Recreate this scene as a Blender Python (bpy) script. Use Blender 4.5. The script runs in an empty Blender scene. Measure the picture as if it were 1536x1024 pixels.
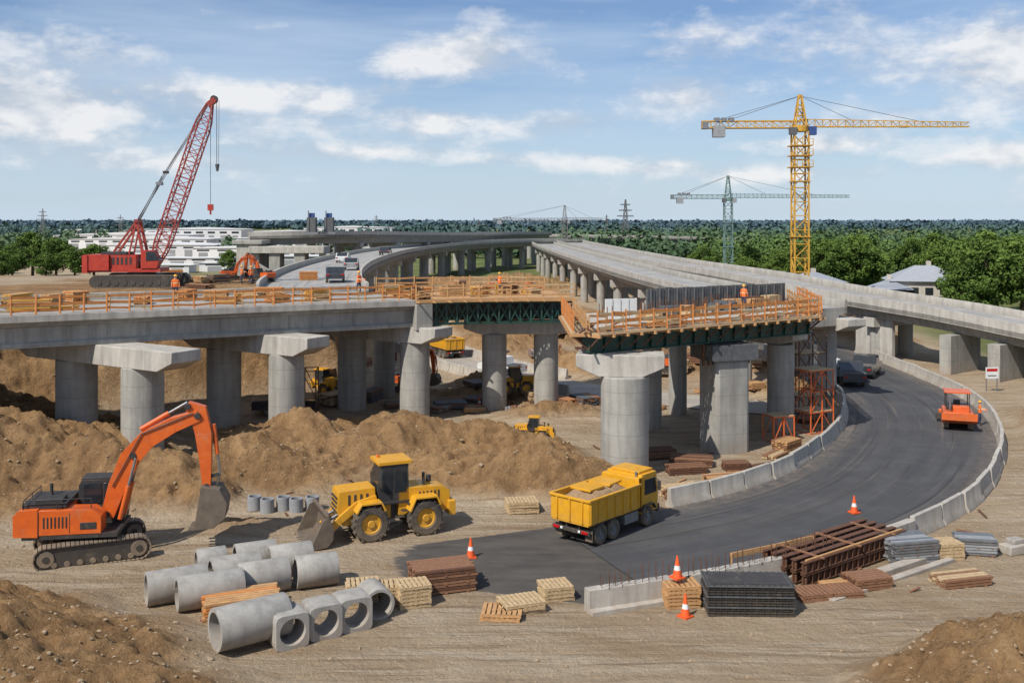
import bpy, bmesh, math, random
import numpy as np
from mathutils import Vector, Matrix
random.seed(11); rng=np.random.default_rng(5)
R=math.radians
scene=bpy.context.scene
scene.view_settings.view_transform='Standard'; scene.view_settings.look='None'; scene.view_settings.exposure=0

# ------------------------------------------------------------------ materials
def nd(nt,t,**k):
    n=nt.nodes.new(t)
    for a,b in k.items(): setattr(n,a,b)
    return n
def mixc(nt,f,a,b,mode='MIX'):
    m=nd(nt,'ShaderNodeMix',data_type='RGBA',blend_type=mode)
    for s,v in ((m.inputs[0],f),(m.inputs[6],a),(m.inputs[7],b)):
        if isinstance(v,bpy.types.NodeSocket): nt.links.new(v,s)
        elif isinstance(v,(int,float)): s.default_value=v
        else: s.default_value=(*v,1)
    return m.outputs[2]
def mathn(nt,op,a,b=0.0,c=None,clamp=False):
    m=nd(nt,'ShaderNodeMath',operation=op,use_clamp=clamp)
    for i,v in enumerate((a,b,c)):
        if v is None: continue
        if isinstance(v,bpy.types.NodeSocket): nt.links.new(v,m.inputs[i])
        else: m.inputs[i].default_value=v
    return m.outputs[0]
def noise(nt,vec,scale,detail=4,rough=.6,stretch=None,dist=0):
    if stretch:
        mp=nd(nt,'ShaderNodeMapping'); mp.inputs[3].default_value=stretch
        nt.links.new(vec,mp.inputs[0]); vec=mp.outputs[0]
    n=nd(nt,'ShaderNodeTexNoise'); n.inputs['Scale'].default_value=scale; n.inputs['Detail'].default_value=detail
    n.inputs['Roughness'].default_value=rough; n.inputs['Distortion'].default_value=dist
    nt.links.new(vec,n.inputs['Vector']); return n.outputs[0]
def ramp(nt,v,a,b):
    m=nd(nt,'ShaderNodeMapRange'); m.inputs[1].default_value=a; m.inputs[2].default_value=b
    nt.links.new(v,m.inputs[0]); return m.outputs[0]
def newmat(name):
    m=bpy.data.materials.new(name); m.use_nodes=True; nt=m.node_tree
    p=nt.nodes['Principled BSDF']; return m,nt,p
def bump(nt,p,h,strength,dist=.05):
    b=nd(nt,'ShaderNodeBump'); b.inputs['Distance'].default_value=dist
    if isinstance(strength,bpy.types.NodeSocket): nt.links.new(strength,b.inputs['Strength'])
    else: b.inputs['Strength'].default_value=strength
    nt.links.new(h,b.inputs['Height']); nt.links.new(b.outputs[0],p.inputs['Normal'])
def mk(name,c1,c2=None,rough=.7,scale=2.5,bmp=.2,metal=0,bscale=25,dust=0.0,stretch=None,coat=0,dustc=(.34,.25,.16)):
    m,nt,p=newmat(name)
    if c2 is None: c2=tuple(x*.72 for x in c1)
    co=nd(nt,'ShaderNodeTexCoord').outputs['Object']
    n=ramp(nt,noise(nt,co,scale,4,.6,stretch),.3,.7)
    col=mixc(nt,n,c1,c2)
    if dust>0:
        d=ramp(nt,noise(nt,co,1.7,6,.7),.62-dust*.4,.85)
        z=nd(nt,'ShaderNodeSeparateXYZ'); nt.links.new(co,z.inputs[0])
        low=ramp(nt,z.outputs[2],1.6,.1)
        d2=mathn(nt,'MULTIPLY_ADD',low,dust*.9,mathn(nt,'MULTIPLY',d,.6),clamp=True)
        col=mixc(nt,mathn(nt,'MINIMUM',d2,.8),col,dustc)
    nt.links.new(col,p.inputs['Base Color'])
    p.inputs['Roughness'].default_value=rough; p.inputs['Metallic'].default_value=metal
    if coat: p.inputs['Coat Weight'].default_value=coat
    if bmp: bump(nt,p,noise(nt,co,bscale,2,.6),bmp,.02)
    return m
def concrete(name,c1,c2,lines=1.25):
    m,nt,p=newmat(name)
    co=nd(nt,'ShaderNodeNewGeometry').outputs['Position']
    a=ramp(nt,noise(nt,co,.6,5,.65),.3,.7)
    col=mixc(nt,a,c1,c2)
    st=ramp(nt,noise(nt,co,2.2,4,.65,(1,1,.09)),.42,.72)
    col=mixc(nt,mathn(nt,'MULTIPLY',st,.55),col,tuple(x*.45 for x in c2))
    sp=ramp(nt,noise(nt,co,9,3,.7),.55,.75)
    col=mixc(nt,mathn(nt,'MULTIPLY',sp,.25),col,tuple(x*1.25 for x in c1))
    s=nd(nt,'ShaderNodeSeparateXYZ'); nt.links.new(co,s.inputs[0])
    if lines:
        fr=mathn(nt,'FRACT',mathn(nt,'DIVIDE',s.outputs[2],lines))
        l=mathn(nt,'LESS_THAN',fr,.03)
        col=mixc(nt,mathn(nt,'MULTIPLY',l,.45),col,tuple(x*.5 for x in c2))
    low=mathn(nt,'MULTIPLY',ramp(nt,s.outputs[2],1.3,.0),ramp(nt,noise(nt,co,1.8,4,.7),.3,.7))
    col=mixc(nt,mathn(nt,'MULTIPLY',low,.6),col,(.30,.21,.13))
    nt.links.new(col,p.inputs['Base Color']); p.inputs['Roughness'].default_value=.9
    bump(nt,p,noise(nt,co,14,3,.7),.35,.03)
    return m
M={}
M['conc']=concrete('concrete',(.39,.37,.33),(.28,.265,.235))
M['concw']=concrete('concrete_pale',(.50,.465,.41),(.36,.335,.295),0)
M['pipe']=concrete('concrete_precast',(.40,.38,.345),(.28,.265,.24),0)
M['orange']=mk('paint_orange',(.68,.125,.012),(.54,.09,.015),.42,bmp=.05,dust=.22,coat=.2)
M['yellow']=mk('paint_yellow',(.68,.34,.012),(.57,.27,.015),.45,bmp=.05,dust=.22,coat=.2)
M['cyel']=mk('crane_yellow',(.58,.33,.04),(.45,.24,.03),.5,bmp=0)
M['red']=mk('paint_red',(.46,.045,.02),(.34,.03,.02),.45,bmp=.05,dust=.08)
M['cred']=mk('crane_red',(.33,.04,.022),(.24,.03,.02),.5,bmp=0)
M['black']=mk('black_steel',(.025,.025,.027),(.05,.045,.04),.5,dust=.12)
M['rubber']=mk('tyre_rubber',(.025,.024,.023),(.05,.045,.04),.85,dust=.35)
M['track']=mk('track_steel',(.08,.065,.055),(.15,.12,.09),.7,dust=.5,bmp=.5)
M['steel']=mk('grey_steel',(.30,.30,.30),(.20,.20,.20),.45,metal=.6)
M['bucket']=mk('worn_steel',(.11,.085,.065),(.18,.14,.10),.65,metal=.1,bmp=.4)
M['green']=mk('green_steel',(.012,.065,.045),(.02,.045,.035),.5)
M['cgreen']=mk('crane_greygreen',(.15,.24,.22),(.12,.18,.17),.5,bmp=0)
M['cdark']=mk('crane_dark',(.13,.14,.15),(.17,.14,.12),.6,bmp=0)
M['wood']=mk('formwork_wood',(.54,.31,.13),(.36,.19,.08),.75,scale=3,stretch=(1,1,6))
M['woodo']=mk('orange_wood',(.60,.23,.055),(.44,.16,.045),.7)
M['woodp']=mk('pale_wood',(.55,.40,.23),(.36,.25,.13),.8,scale=6)
M['woodb']=mk('brown_wood',(.27,.13,.065),(.18,.09,.05),.8,scale=6)
M['rust']=mk('rusty_steel',(.16,.07,.035),(.09,.045,.03),.8,metal=.2,scale=5)
M['form']=mk('formwork_dark',(.06,.065,.07),(.12,.12,.12),.7)
M['glass']=mk('dark_glass',(.015,.02,.025),(.03,.035,.04),.08,bmp=0)
M['white']=mk('white_paint',(.70,.70,.68),(.6,.6,.58),.5,bmp=.05)
M['blue']=mk('blue_plastic',(.03,.08,.25),(.03,.06,.18),.45,bmp=0)
M['cone']=mk('cone_orange',(.80,.11,.02),(.65,.09,.02),.5,bmp=0)
M['taill']=mk('tail_light',(.5,.01,.01),None,.2,bmp=0)
M['roof']=mk('roof_grey',(.34,.35,.38),(.26,.28,.31),.7)
M['wall']=mk('wall_beige',(.50,.45,.38),(.40,.36,.30),.8)
M['shed']=mk('shed_white',(.72,.71,.69),(.56,.56,.56),.6,scale=.05)
M['rock']=mk('rock',(.38,.29,.19),(.20,.14,.085),.95,scale=.8,bmp=.5)
M['bark']=mk('bark',(.12,.085,.055),(.07,.05,.035),.9,bmp=.3)
M['skin']=mk('skin',(.5,.28,.19),(.45,.25,.17),.6,bmp=0)
M['grey']=mk('grey_plastic',(.22,.23,.24),(.30,.30,.30),.7)
M['darkcar']=mk('dark_car_paint',(.03,.035,.045),(.04,.045,.05),.25,bmp=0,coat=.5)
M['soil']=mk('load_soil',(.24,.15,.08),(.34,.22,.12),.95,scale=5,bmp=.8)
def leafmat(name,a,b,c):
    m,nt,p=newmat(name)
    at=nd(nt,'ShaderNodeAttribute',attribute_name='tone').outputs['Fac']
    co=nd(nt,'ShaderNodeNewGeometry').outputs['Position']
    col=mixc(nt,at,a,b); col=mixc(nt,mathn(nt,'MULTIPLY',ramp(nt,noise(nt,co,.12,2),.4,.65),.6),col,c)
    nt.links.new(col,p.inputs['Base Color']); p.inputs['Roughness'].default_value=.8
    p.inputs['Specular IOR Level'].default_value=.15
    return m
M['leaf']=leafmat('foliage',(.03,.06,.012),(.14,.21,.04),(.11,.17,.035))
M['leafn']=leafmat('foliage_stand',(.035,.07,.02),(.12,.18,.05),(.08,.14,.04))
M['leaf2']=leafmat('foliage_mid_haze',(.05,.09,.045),(.10,.15,.075),(.08,.13,.07))  # mid-distance leaves paled a little: haze mixed into the colour
M['leaf3']=leafmat('foliage_far_haze',(.06,.105,.10),(.085,.135,.12),(.07,.12,.115))  # bluish leaf colour stands in for haze over the far trees
M['leaf4']=leafmat('foliage_horizon_haze',(.075,.12,.155),(.085,.135,.165),(.08,.125,.16))  # horizon trees: distance haze painted into the blue leaf colour

# ------------------------------------------------------------------ mesh builder
class MB:
    def __init__(s): s.v=[];s.f=[];s.m=[];s.mats=[];s.M=Matrix.Identity(4)
    def mi(s,mat):
        if mat not in s.mats: s.mats.append(mat)
        return s.mats.index(mat)
    def add(s,vs,fs,mat):
        b=len(s.v); i=s.mi(mat)
        s.v+= [tuple(s.M@Vector(v)) for v in vs]
        s.f+= [tuple(b+k for k in f) for f in fs]; s.m+=[i]*len(fs)
    def box(s,c,d,mat,rz=0,ry=0,rx=0):
        X,Y,Z=[q/2 for q in d]
        T=Matrix.Translation(c)@Matrix.Rotation(rz,4,'Z')@Matrix.Rotation(ry,4,'Y')@Matrix.Rotation(rx,4,'X')
        vs=[T@Vector(q) for q in ((-X,-Y,-Z),(X,-Y,-Z),(X,Y,-Z),(-X,Y,-Z),(-X,-Y,Z),(X,-Y,Z),(X,Y,Z),(-X,Y,Z))]
        s.add(vs,[(0,3,2,1),(4,5,6,7),(0,1,5,4),(1,2,6,5),(2,3,7,6),(3,0,4,7)],mat)
    def beam(s,a,b,w,h,mat,w2=None,h2=None):
        a=Vector(a);b=Vector(b);d=(b-a)
        if d.length<1e-6: return
        d.normalize(); up=Vector((0,0,1)) if abs(d.z)<.95 else Vector((1,0,0))
        r=d.cross(up).normalized(); u=r.cross(d)
        w2=w if w2 is None else w2; h2=h if h2 is None else h2
        vs=[]
        for p,W,H in ((a,w,h),(b,w2,h2)):
            for i,j in ((-1,-1),(1,-1),(1,1),(-1,1)): vs.append(p+r*(i*W/2)+u*(j*H/2))
        s.add(vs,[(0,1,2,3),(7,6,5,4),(0,4,5,1),(1,5,6,2),(2,6,7,3),(3,7,4,0)],mat)
    def cyl(s,a,b,r,mat,n=14,r2=None):
        a=Vector(a);b=Vector(b);d=(b-a).normalized(); up=Vector((0,0,1)) if abs(d.z)<.95 else Vector((1,0,0))
        e=d.cross(up).normalized(); u=e.cross(d); r2=r if r2 is None else r2
        vs=[]
        for p,q in ((a,r),(b,r2)):
            for k in range(n):
                t=2*math.pi*k/n; vs.append(p+e*(q*math.cos(t))+u*(q*math.sin(t)))
        fs=[(k,(k+1)%n,n+(k+1)%n,n+k) for k in range(n)]+[tuple(range(n))[::-1],tuple(range(n,2*n))]
        s.add(vs,fs,mat)
    def lathe(s,a,d,prof,mat,n=24):
        a=Vector(a); d=Vector(d).normalized(); up=Vector((0,0,1)) if abs(d.z)<.95 else Vector((1,0,0))
        e=d.cross(up).normalized(); u=e.cross(d); P=len(prof); vs=[]
        for k in range(n):
            t=2*math.pi*k/n
            for (h,r) in prof: vs.append(a+d*h+e*(r*math.cos(t))+u*(r*math.sin(t)))
        fs=[]
        for k in range(n):
            for j in range(P):
                fs.append((k*P+j,k*P+(j+1)%P,((k+1)%n)*P+(j+1)%P,((k+1)%n)*P+j))
        s.add(vs,fs,mat)
    def prism(s,poly,y0,y1,mat):
        n=len(poly); vs=[(x,y0,z) for x,z in poly]+[(x,y1,z) for x,z in poly]
        s.add(vs,[tuple(range(n)),tuple(range(n,2*n))[::-1]]+[(k,n+k,n+(k+1)%n,(k+1)%n) for k in range(n)],mat)
    def limb(s,pts,hs,y0,y1,mat):
        P=[Vector((p[0],p[1])) for p in pts]; up=[];dn=[]
        for i,p in enumerate(P):
            t=(P[min(i+1,len(P)-1)]-P[max(i-1,0)]).normalized(); nrm=Vector((-t.y,t.x))
            up.append(p+nrm*hs[i]/2); dn.append(p-nrm*hs[i]/2)
        n=len(P)
        for i in range(n-1):
            s.prism([tuple(up[i]),tuple(up[i+1]),tuple(dn[i+1]),tuple(dn[i])],y0,y1,mat)
    def sweep(s,path,prof,mat,caps=True,closed=True):
        fr=frames(path); P=len(prof); vs=[]
        for p,t,r in fr:
            for o,dz in prof: vs.append((p.x+r.x*o,p.y+r.y*o,p.z+dz))
        fs=[]
        rngp=P if closed else P-1
        for k in range(len(fr)-1):
            for j in range(rngp): fs.append((k*P+j,k*P+(j+1)%P,(k+1)*P+(j+1)%P,(k+1)*P+j))
        if caps and closed: fs+= [tuple(range(P)),tuple(range((len(fr)-1)*P,len(fr)*P))[::-1]]
        s.add(vs,fs,mat)
    def obj(s,name,loc=(0,0,0),rz=0,parent=None,bevel=0,smooth=True,scale=1):
        me=bpy.data.meshes.new(name); me.from_pydata(s.v,[],s.f)
        for k in s.mats: me.materials.append(M[k])
        me.polygons.foreach_set('material_index',s.m)
        bm=bmesh.new(); bm.from_mesh(me); bmesh.ops.recalc_face_normals(bm,faces=bm.faces); bm.to_mesh(me); bm.free()
        if smooth:
            me.polygons.foreach_set('use_smooth',[True]*len(me.polygons)); me.set_sharp_from_angle(angle=R(38))
        o=bpy.data.objects.new(name,me); scene.collection.objects.link(o)
        o.location=loc; o.rotation_euler=(0,0,rz); o.scale=(scale,)*3
        if parent: o.parent=parent
        if bevel:
            b=o.modifiers.new('bevel','BEVEL'); b.width=bevel; b.segments=2; b.limit_method='ANGLE'; b.angle_limit=R(50)
        return o
def empty(name,loc=(0,0,0)):
    e=bpy.data.objects.new(name,None); scene.collection.objects.link(e); e.location=loc; return e
def dup(o,loc,rz=0,scale=1,name=None):
    d=bpy.data.objects.new(name or o.name.split('.')[0],o.data); scene.collection.objects.link(d)
    d.location=loc; d.rotation_euler=(0,0,rz); d.scale=(scale,)*3
    for m in o.modifiers:
        if m.type=='BEVEL':
            b=d.modifiers.new('bevel','BEVEL'); b.width=m.width; b.segments=m.segments; b.limit_method='ANGLE'; b.angle_limit=m.angle_limit
    return d
def cr(pts,n=8):
    P=[Vector(p if len(p)==3 else (*p,0)) for p in pts]; P=[P[0]*2-P[1]]+P+[P[-1]*2-P[-2]]; out=[]
    for i in range(1,len(P)-2):
        for k in range(n):
            t=k/n; a,b,c,d=P[i-1:i+3]
            out.append(.5*((2*b)+(c-a)*t+(2*a-5*b+4*c-d)*t*t+(3*b-a-3*c+d)*t**3))
    out.append(P[-2]); return out
def resamp(path,step):
    L=[0]
    for a,b in zip(path,path[1:]): L.append(L[-1]+(b-a).length)
    n=max(1,round(L[-1]/step)); out=[];j=0
    for k in range(n+1):
        s=L[-1]*k/n
        while j<len(path)-2 and L[j+1]<s: j+=1
        t=(s-L[j])/max(1e-9,L[j+1]-L[j]); out.append(path[j].lerp(path[j+1],min(1,t)))
    return out
def frames(path):
    out=[]
    for i,p in enumerate(path):
        t=(path[min(i+1,len(path)-1)]-path[max(i-1,0)]); t=Vector((t.x,t.y,0)).normalized()
        out.append((p,t,Vector((t.y,-t.x,0))))
    return out
def offset(path,o,dz=0): return [p+r*o+Vector((0,0,dz)) for p,t,r in frames(path)]
def npmesh(name,V,F,mat,tone=None):
    me=bpy.data.meshes.new(name); k=F.shape[1]
    me.vertices.add(len(V)); me.vertices.foreach_set('co',V.astype(np.float32).ravel())
    me.loops.add(F.size); me.loops.foreach_set('vertex_index',F.astype(np.int32).ravel())
    me.polygons.add(len(F)); me.polygons.foreach_set('loop_start',np.arange(0,F.size,k,dtype=np.int32))
    if tone is not None:
        a=me.attributes.new('tone','FLOAT','POINT'); a.data.foreach_set('value',tone.astype(np.float32))
    me.materials.append(mat); me.update(calc_edges=True); me.validate(); return me

# ------------------------------------------------------------------ terrain
def hsh(ix,iy,s):
    n=(ix.astype(np.int64)*374761393+iy.astype(np.int64)*668265263+s*1442695041)&0xffffffff
    n=((n^(n>>13))*1274126177)&0xffffffff
    return ((n^(n>>16))&0xffff)/65535.0
def vn(x,y,s=0):
    ix=np.floor(x);iy=np.floor(y);fx=x-ix;fy=y-iy; fx=fx*fx*(3-2*fx);fy=fy*fy*(3-2*fy)
    a=hsh(ix,iy,s);b=hsh(ix+1,iy,s);c=hsh(ix,iy+1,s);d=hsh(ix+1,iy+1,s)
    return (a*(1-fx)+b*fx)*(1-fy)+(c*(1-fx)+d*fx)*fy
def fbm(x,y,oct=5,s=0,g=.5):
    t=0;a=1;w=0
    for k in range(oct):
        t=t+a*vn(x+k*17.3,y-k*9.1,s+k); w+=a; a*=g; x=x*2.03;y=y*2.03
    return t/w*2-1
def ss(t): t=np.clip(t,0,1); return t*t*(3-2*t)
RC=[(-5,41.0),(1,43.2),(7,45.7),(12,48.6),(16.5,52.1),(21,57),(25,63.2),(28.6,70),(31.4,77.5),(33.2,85),(34,95),(34.2,105),(34.5,125)]
roadc=cr(RC,10); RW=4.9
servc=cr([(-14,150),(-12.5,128),(-8.5,112),(-2,99),(6,89.5),(15,83),(22,79.5)],8)
def pdist(x,y,pts):
    d=np.full(np.shape(x),1e9)
    for a,b in zip(pts[:-1],pts[1:]):
        ab=b-a; t=np.clip(((x-a[0])*ab[0]+(y-a[1])*ab[1])/(ab@ab),0,1)
        d=np.minimum(d,np.hypot(x-a[0]-t*ab[0],y-a[1]-t*ab[1]))
    return d
rcp=np.array([(p.x,p.y) for p in roadc]); scp=np.array([(p.x,p.y) for p in servc])
def roaddist(x,y): return pdist(x,y,rcp)
MOUNDS=[(-20.5,31.5,7.2,5.4,4.2,0),(-14.0,29.5,5.5,3.4,2.2,0),(-32,57,8.5,5,4.8,.4),(-22,54.8,6,3,2.8,-.2),(-14,57.5,5,3,2.4,.1),(-30,50.5,6,3.4,1.9,.3),
 (-7,63,5.5,3.2,3.2,.15),(-13.5,63,4.5,3,2.6,0),(-1,63.5,4,2.6,2.2,-.2),(1.2,56.0,5.2,2.4,3.2,0),(-4,58.5,4,2,1.7,.2),
 (18.5,30.6,5.6,3.6,3.3,.1),(36.5,64.5,3.0,3.0,1.6,0),(40,72,4,5,2.0,0),(38,58,4,3.5,2.0,0),(26,53,2.5,1.5,.5,.6),(-38,66,8,6,5.0,0),(3.5,77,4,2.2,1.2,0),(-12,70,3,2,1.0,0),
 (12,100,8,5,1.6,0),(-5,170,12,10,3,0),(0,220,14,12,4,0),(-14,205,10,10,4,0),(8,150,8,9,2,0),(-13.5,48.0,2.2,1.2,.7,.2)]
def terrain(x,y):
    x=np.asarray(x,float);y=np.asarray(y,float)
    m=np.zeros(x.shape)
    wx=x+1.8*fbm(x*.25,y*.25,3,3); wy=y+1.8*fbm(x*.25+9,y*.25,3,5)
    for cx,cy,rx,ry,h,a in MOUNDS:
        dx=wx-cx;dy=wy-cy;u=(dx*math.cos(a)+dy*math.sin(a))/rx;v=(-dx*math.sin(a)+dy*math.cos(a))/ry
        r=np.sqrt(u*u+v*v); m=np.maximum(m,h*np.clip(1-r/1.65,0,1)**1.2)
    near=ss((y-74)/10)*ss((400-y)/200)*ss((130-np.abs(x))/60)
    m=m+near*np.clip(fbm(x*.07,y*.07,4,21)*2.4,0,3)
    yard=ss((x+34)/4)*ss((-2-x+.15*(y-40))/6)*ss((y-47)/3)*ss((75-y)/5)
    m=m+yard*np.clip(fbm(x*.3,y*.3,4,25)*1.4,0,1)
    rd=roaddist(x,y); fl=ss((rd-6.0)/3.0)
    sd=pdist(x,y,scp); fl=fl*ss((sd-3.4)/3.0); m=m*fl
    # level pad where the excavator and the loader stand
    pad=np.minimum(ss((np.hypot((x+19)/1.1,y-45)-3.0)/1.6),ss((np.hypot(x+6,(y-48.3)*1.3)-3.6)/1.6)); m=m*pad
    d=(x+35)*-.546+(y-69)*.838
    pl=ss(np.minimum(np.minimum((d-.5)/7,(122-y)/10),(-13-x+1.5*fbm(x*.2,y*.2,3,8))/5))
    mm=ss(m/.8)
    rid=np.abs(fbm(x*.7,y*.7,4,41,.55))
    cl=np.abs(fbm(x*1.7,y*1.7,3,47,.6)); cl2=fbm(x*2.4,y*2.4,2,49,.6)
    h=m*(1+.22*fbm(x*.5,y*.5,4,31))+mm*(.30-.65*rid-.50*cl+.18*cl2)*np.clip(.4+m*.5,0,1)
    h=h*(1-pl)+8.9*pl
    slope=pl*(1-pl)*4
    h=h+slope*1.1*fbm(x*.5,y*.5,4,17)
    fardamp=ss((600-y)/500)
    h=h+(.06*fbm(x*.9,y*.9,4,51)*fl+.12*fbm(x*.18,y*.18,3,61)*fl)*fardamp
    h=h-.04*(1-fl)
    mound=np.clip(mm+slope*.8,0,1)
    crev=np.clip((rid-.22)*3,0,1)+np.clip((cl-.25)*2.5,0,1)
    grass=ss((y-200)/80)*ss((fbm(x*.008,y*.004,4,71)+.25)/.3)
    grass=np.maximum(grass,ss((x-46-.1*(y-90))/8)*ss((y-72)/10))
    grass=np.maximum(grass,ss((-34-x)/10)*ss((y-128)/10))
    grass=grass*(1-.85*ss((y-230)/60)*ss((900-y)/200)*ss((-60-x)/60)*ss((x+900)/200))
    return h,mound,grass,rd,np.clip(crev,0,1)*mm
def Hz(x,y):
    return float(terrain(np.array([x]),np.array([y]))[0][0])
def geo(a,b,s0,g):
    o=[a];s=s0
    while o[-1]<b: o.append(o[-1]+s); s*=g
    return o
xs=list(np.arange(-44,44.01,.17)); gx=geo(44,7000,.5,1.13)[1:]; xs=[-q for q in gx[::-1]]+xs+gx
ys=list(np.arange(-60,26,2.5))+list(np.arange(26,76,.16))+list(np.arange(76,130,.55))+geo(130,9000,.8,1.05)
X,Y=np.meshgrid(np.array(xs),np.array(ys)); Hh,Mo,Gr,Rd,Cv=terrain(X,Y)
V=np.stack([X,Y,Hh],-1).reshape(-1,3); ny,nx=X.shape
idx=np.arange(ny*nx).reshape(ny,nx); F=np.stack([idx[:-1,:-1],idx[:-1,1:],idx[1:,1:],idx[1:,:-1]],-1).reshape(-1,4)
def gmat():
    m,nt,p=newmat('ground_earth')
    co=nd(nt,'ShaderNodeNewGeometry').outputs['Position']
    A=lambda n: nd(nt,'ShaderNodeAttribute',attribute_name=n).outputs['Fac']
    n1=ramp(nt,noise(nt,co,.16,5,.65),.35,.65)
    flat=mixc(nt,n1,(.50,.385,.26),(.385,.275,.17))
    tr=ramp(nt,noise(nt,co,.9,4,.6,(.16,1.6,1),.6),.46,.64)
    flat=mixc(nt,mathn(nt,'MULTIPLY',tr,.65),flat,(.58,.48,.355))
    tr2=ramp(nt,noise(nt,co,1.3,4,.6,(.10,2.4,1),.8),.54,.66)
    flat=mixc(nt,mathn(nt,'MULTIPLY',tr2,.7),flat,(.25,.17,.105))
    fine=noise(nt,co,9,4,.8)
    flat=mixc(nt,mathn(nt,'MULTIPLY',ramp(nt,fine,.5,.72),.5),flat,(.23,.17,.11))
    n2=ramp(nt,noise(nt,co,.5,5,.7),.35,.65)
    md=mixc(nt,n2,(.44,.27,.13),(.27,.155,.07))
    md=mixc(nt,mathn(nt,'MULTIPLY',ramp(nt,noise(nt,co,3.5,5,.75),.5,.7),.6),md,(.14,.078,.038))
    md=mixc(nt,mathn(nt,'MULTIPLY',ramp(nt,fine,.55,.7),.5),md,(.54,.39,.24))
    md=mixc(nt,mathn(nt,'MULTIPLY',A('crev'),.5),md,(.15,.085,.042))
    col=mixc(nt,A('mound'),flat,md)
    gr=mixc(nt,ramp(nt,noise(nt,co,.05,5,.7),.35,.65),(.085,.13,.035),(.20,.19,.08))
    col=mixc(nt,A('grass'),col,gr)
    asn=noise(nt,co,.7,5,.7,(.5,1.3,1))
    an=ramp(nt,mathn(nt,'ADD',A('asph'),mathn(nt,'MULTIPLY',asn,.9)),.86,1.0)
    ac=mixc(nt,ramp(nt,asn,.35,.65),(.045,.044,.045),(.085,.078,.07))
    col=mixc(nt,mathn(nt,'MULTIPLY',an,.96),col,ac)
    nt.links.new(col,p.inputs['Base Color']); p.inputs['Roughness'].default_value=.95; p.inputs['Specular IOR Level'].default_value=.15
    h=mathn(nt,'ADD',noise(nt,co,1.6,7,.78),mathn(nt,'MULTIPLY',noise(nt,co,1.6,2,.6,(.1,2.5,1),.5),.25))
    bump(nt,p,h,mathn(nt,'SUBTRACT',1.0,mathn(nt,'MULTIPLY',an,.88)),.45)
    return m
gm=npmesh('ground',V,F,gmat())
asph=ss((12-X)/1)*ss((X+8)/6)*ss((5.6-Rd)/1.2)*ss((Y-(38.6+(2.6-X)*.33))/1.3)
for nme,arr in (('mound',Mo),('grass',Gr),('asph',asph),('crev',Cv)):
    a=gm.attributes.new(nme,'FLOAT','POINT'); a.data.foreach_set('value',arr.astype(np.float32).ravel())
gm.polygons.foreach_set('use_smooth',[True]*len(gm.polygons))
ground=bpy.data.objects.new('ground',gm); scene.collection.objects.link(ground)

# ------------------------------------------------------------------ road
def asphalt(name,c1,c2,dustc,edge):
    m,nt,p=newmat(name)
    uv=nd(nt,'ShaderNodeUVMap').outputs[0]; co=nd(nt,'ShaderNodeNewGeometry').outputs['Position']
    n=ramp(nt,noise(nt,uv,.9,4,.65,(1.3,.06,1)),.35,.68); col=mixc(nt,n,c1,c2)
    n=ramp(nt,noise(nt,co,.35,5,.7),.45,.75); col=mixc(nt,mathn(nt,'MULTIPLY',n,.5),col,tuple(q*1.7 for q in c2))
    n=noise(nt,co,60,1,.7); col=mixc(nt,mathn(nt,'MULTIPLY',ramp(nt,n,.5,.8),.35),col,(.16,.15,.14))
    s=nd(nt,'ShaderNodeSeparateXYZ'); nt.links.new(uv,s.inputs[0])
    e=ramp(nt,mathn(nt,'ABSOLUTE',s.outputs[0]),edge-1.6,edge+.2)
    e=mathn(nt,'MULTIPLY',e,ramp(nt,noise(nt,co,1.5,4,.75),.35,.7))
    st=ramp(nt,noise(nt,uv,.7,4,.7,(2.2,.05,1)),.56,.70)
    col=mixc(nt,mathn(nt,'MULTIPLY',st,.45),col,dustc)
    dk=ramp(nt,noise(nt,uv,.9,3,.6,(1.8,.035,1)),.56,.66)
    col=mixc(nt,mathn(nt,'MULTIPLY',dk,.55),col,tuple(q*.4 for q in c1))
    col=mixc(nt,mathn(nt,'MULTIPLY',e,.85),col,dustc)
    nt.links.new(col,p.inputs['Base Color']); p.inputs['Roughness'].default_value=.8
    bump(nt,p,noise(nt,co,45,2,.7),.4,.02); return m
M['asphalt']=asphalt('asphalt_fresh',(.040,.040,.043),(.064,.062,.062),(.22,.17,.125),4.9)
M['deckroad']=asphalt('deck_road_surface',(.26,.25,.235),(.33,.315,.295),(.42,.36,.29),4.6)
M['gravelroad']=asphalt('service_road_surface',(.26,.235,.20),(.34,.30,.25),(.42,.33,.22),2.8)
def roadmesh(name,path,o0,o1,mat,dz=0,n=8,parent=None):
    fr=frames(path); vs=[];uv=[];fs=[];L=0
    for i,(p,t,r) in enumerate(fr):
        if i: L+=(p-fr[i-1][0]).length
        for k in range(n+1):
            o=o0+(o1-o0)*k/n; q=p+r*o
            vs.append((q.x,q.y,p.z+dz)); uv.append((o-(o0+o1)/2,L))
    for i in range(len(fr)-1):
        for k in range(n): a=i*(n+1)+k; fs.append((a,a+1,a+n+2,a+n+1))
    me=bpy.data.meshes.new(name); me.from_pydata(vs,[],fs); u=me.uv_layers.new(name='UVMap')
    for l in me.loops: u.data[l.index].uv=uv[l.vertex_index]
    me.materials.append(M[mat]); o=bpy.data.objects.new(name,me); scene.collection.objects.link(o)
    if parent: o.parent=parent
    return o
rp=resamp(roadc,.8); i0=next(i for i,p in enumerate(rp) if p.x>3.4)
roadmesh('road',rp[i0:],-RW-.1,RW+.1,'asphalt',.012)
roadmesh('service_road',resamp(servc,1.5),-2.9,2.9,'gravelroad',.03)

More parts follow.
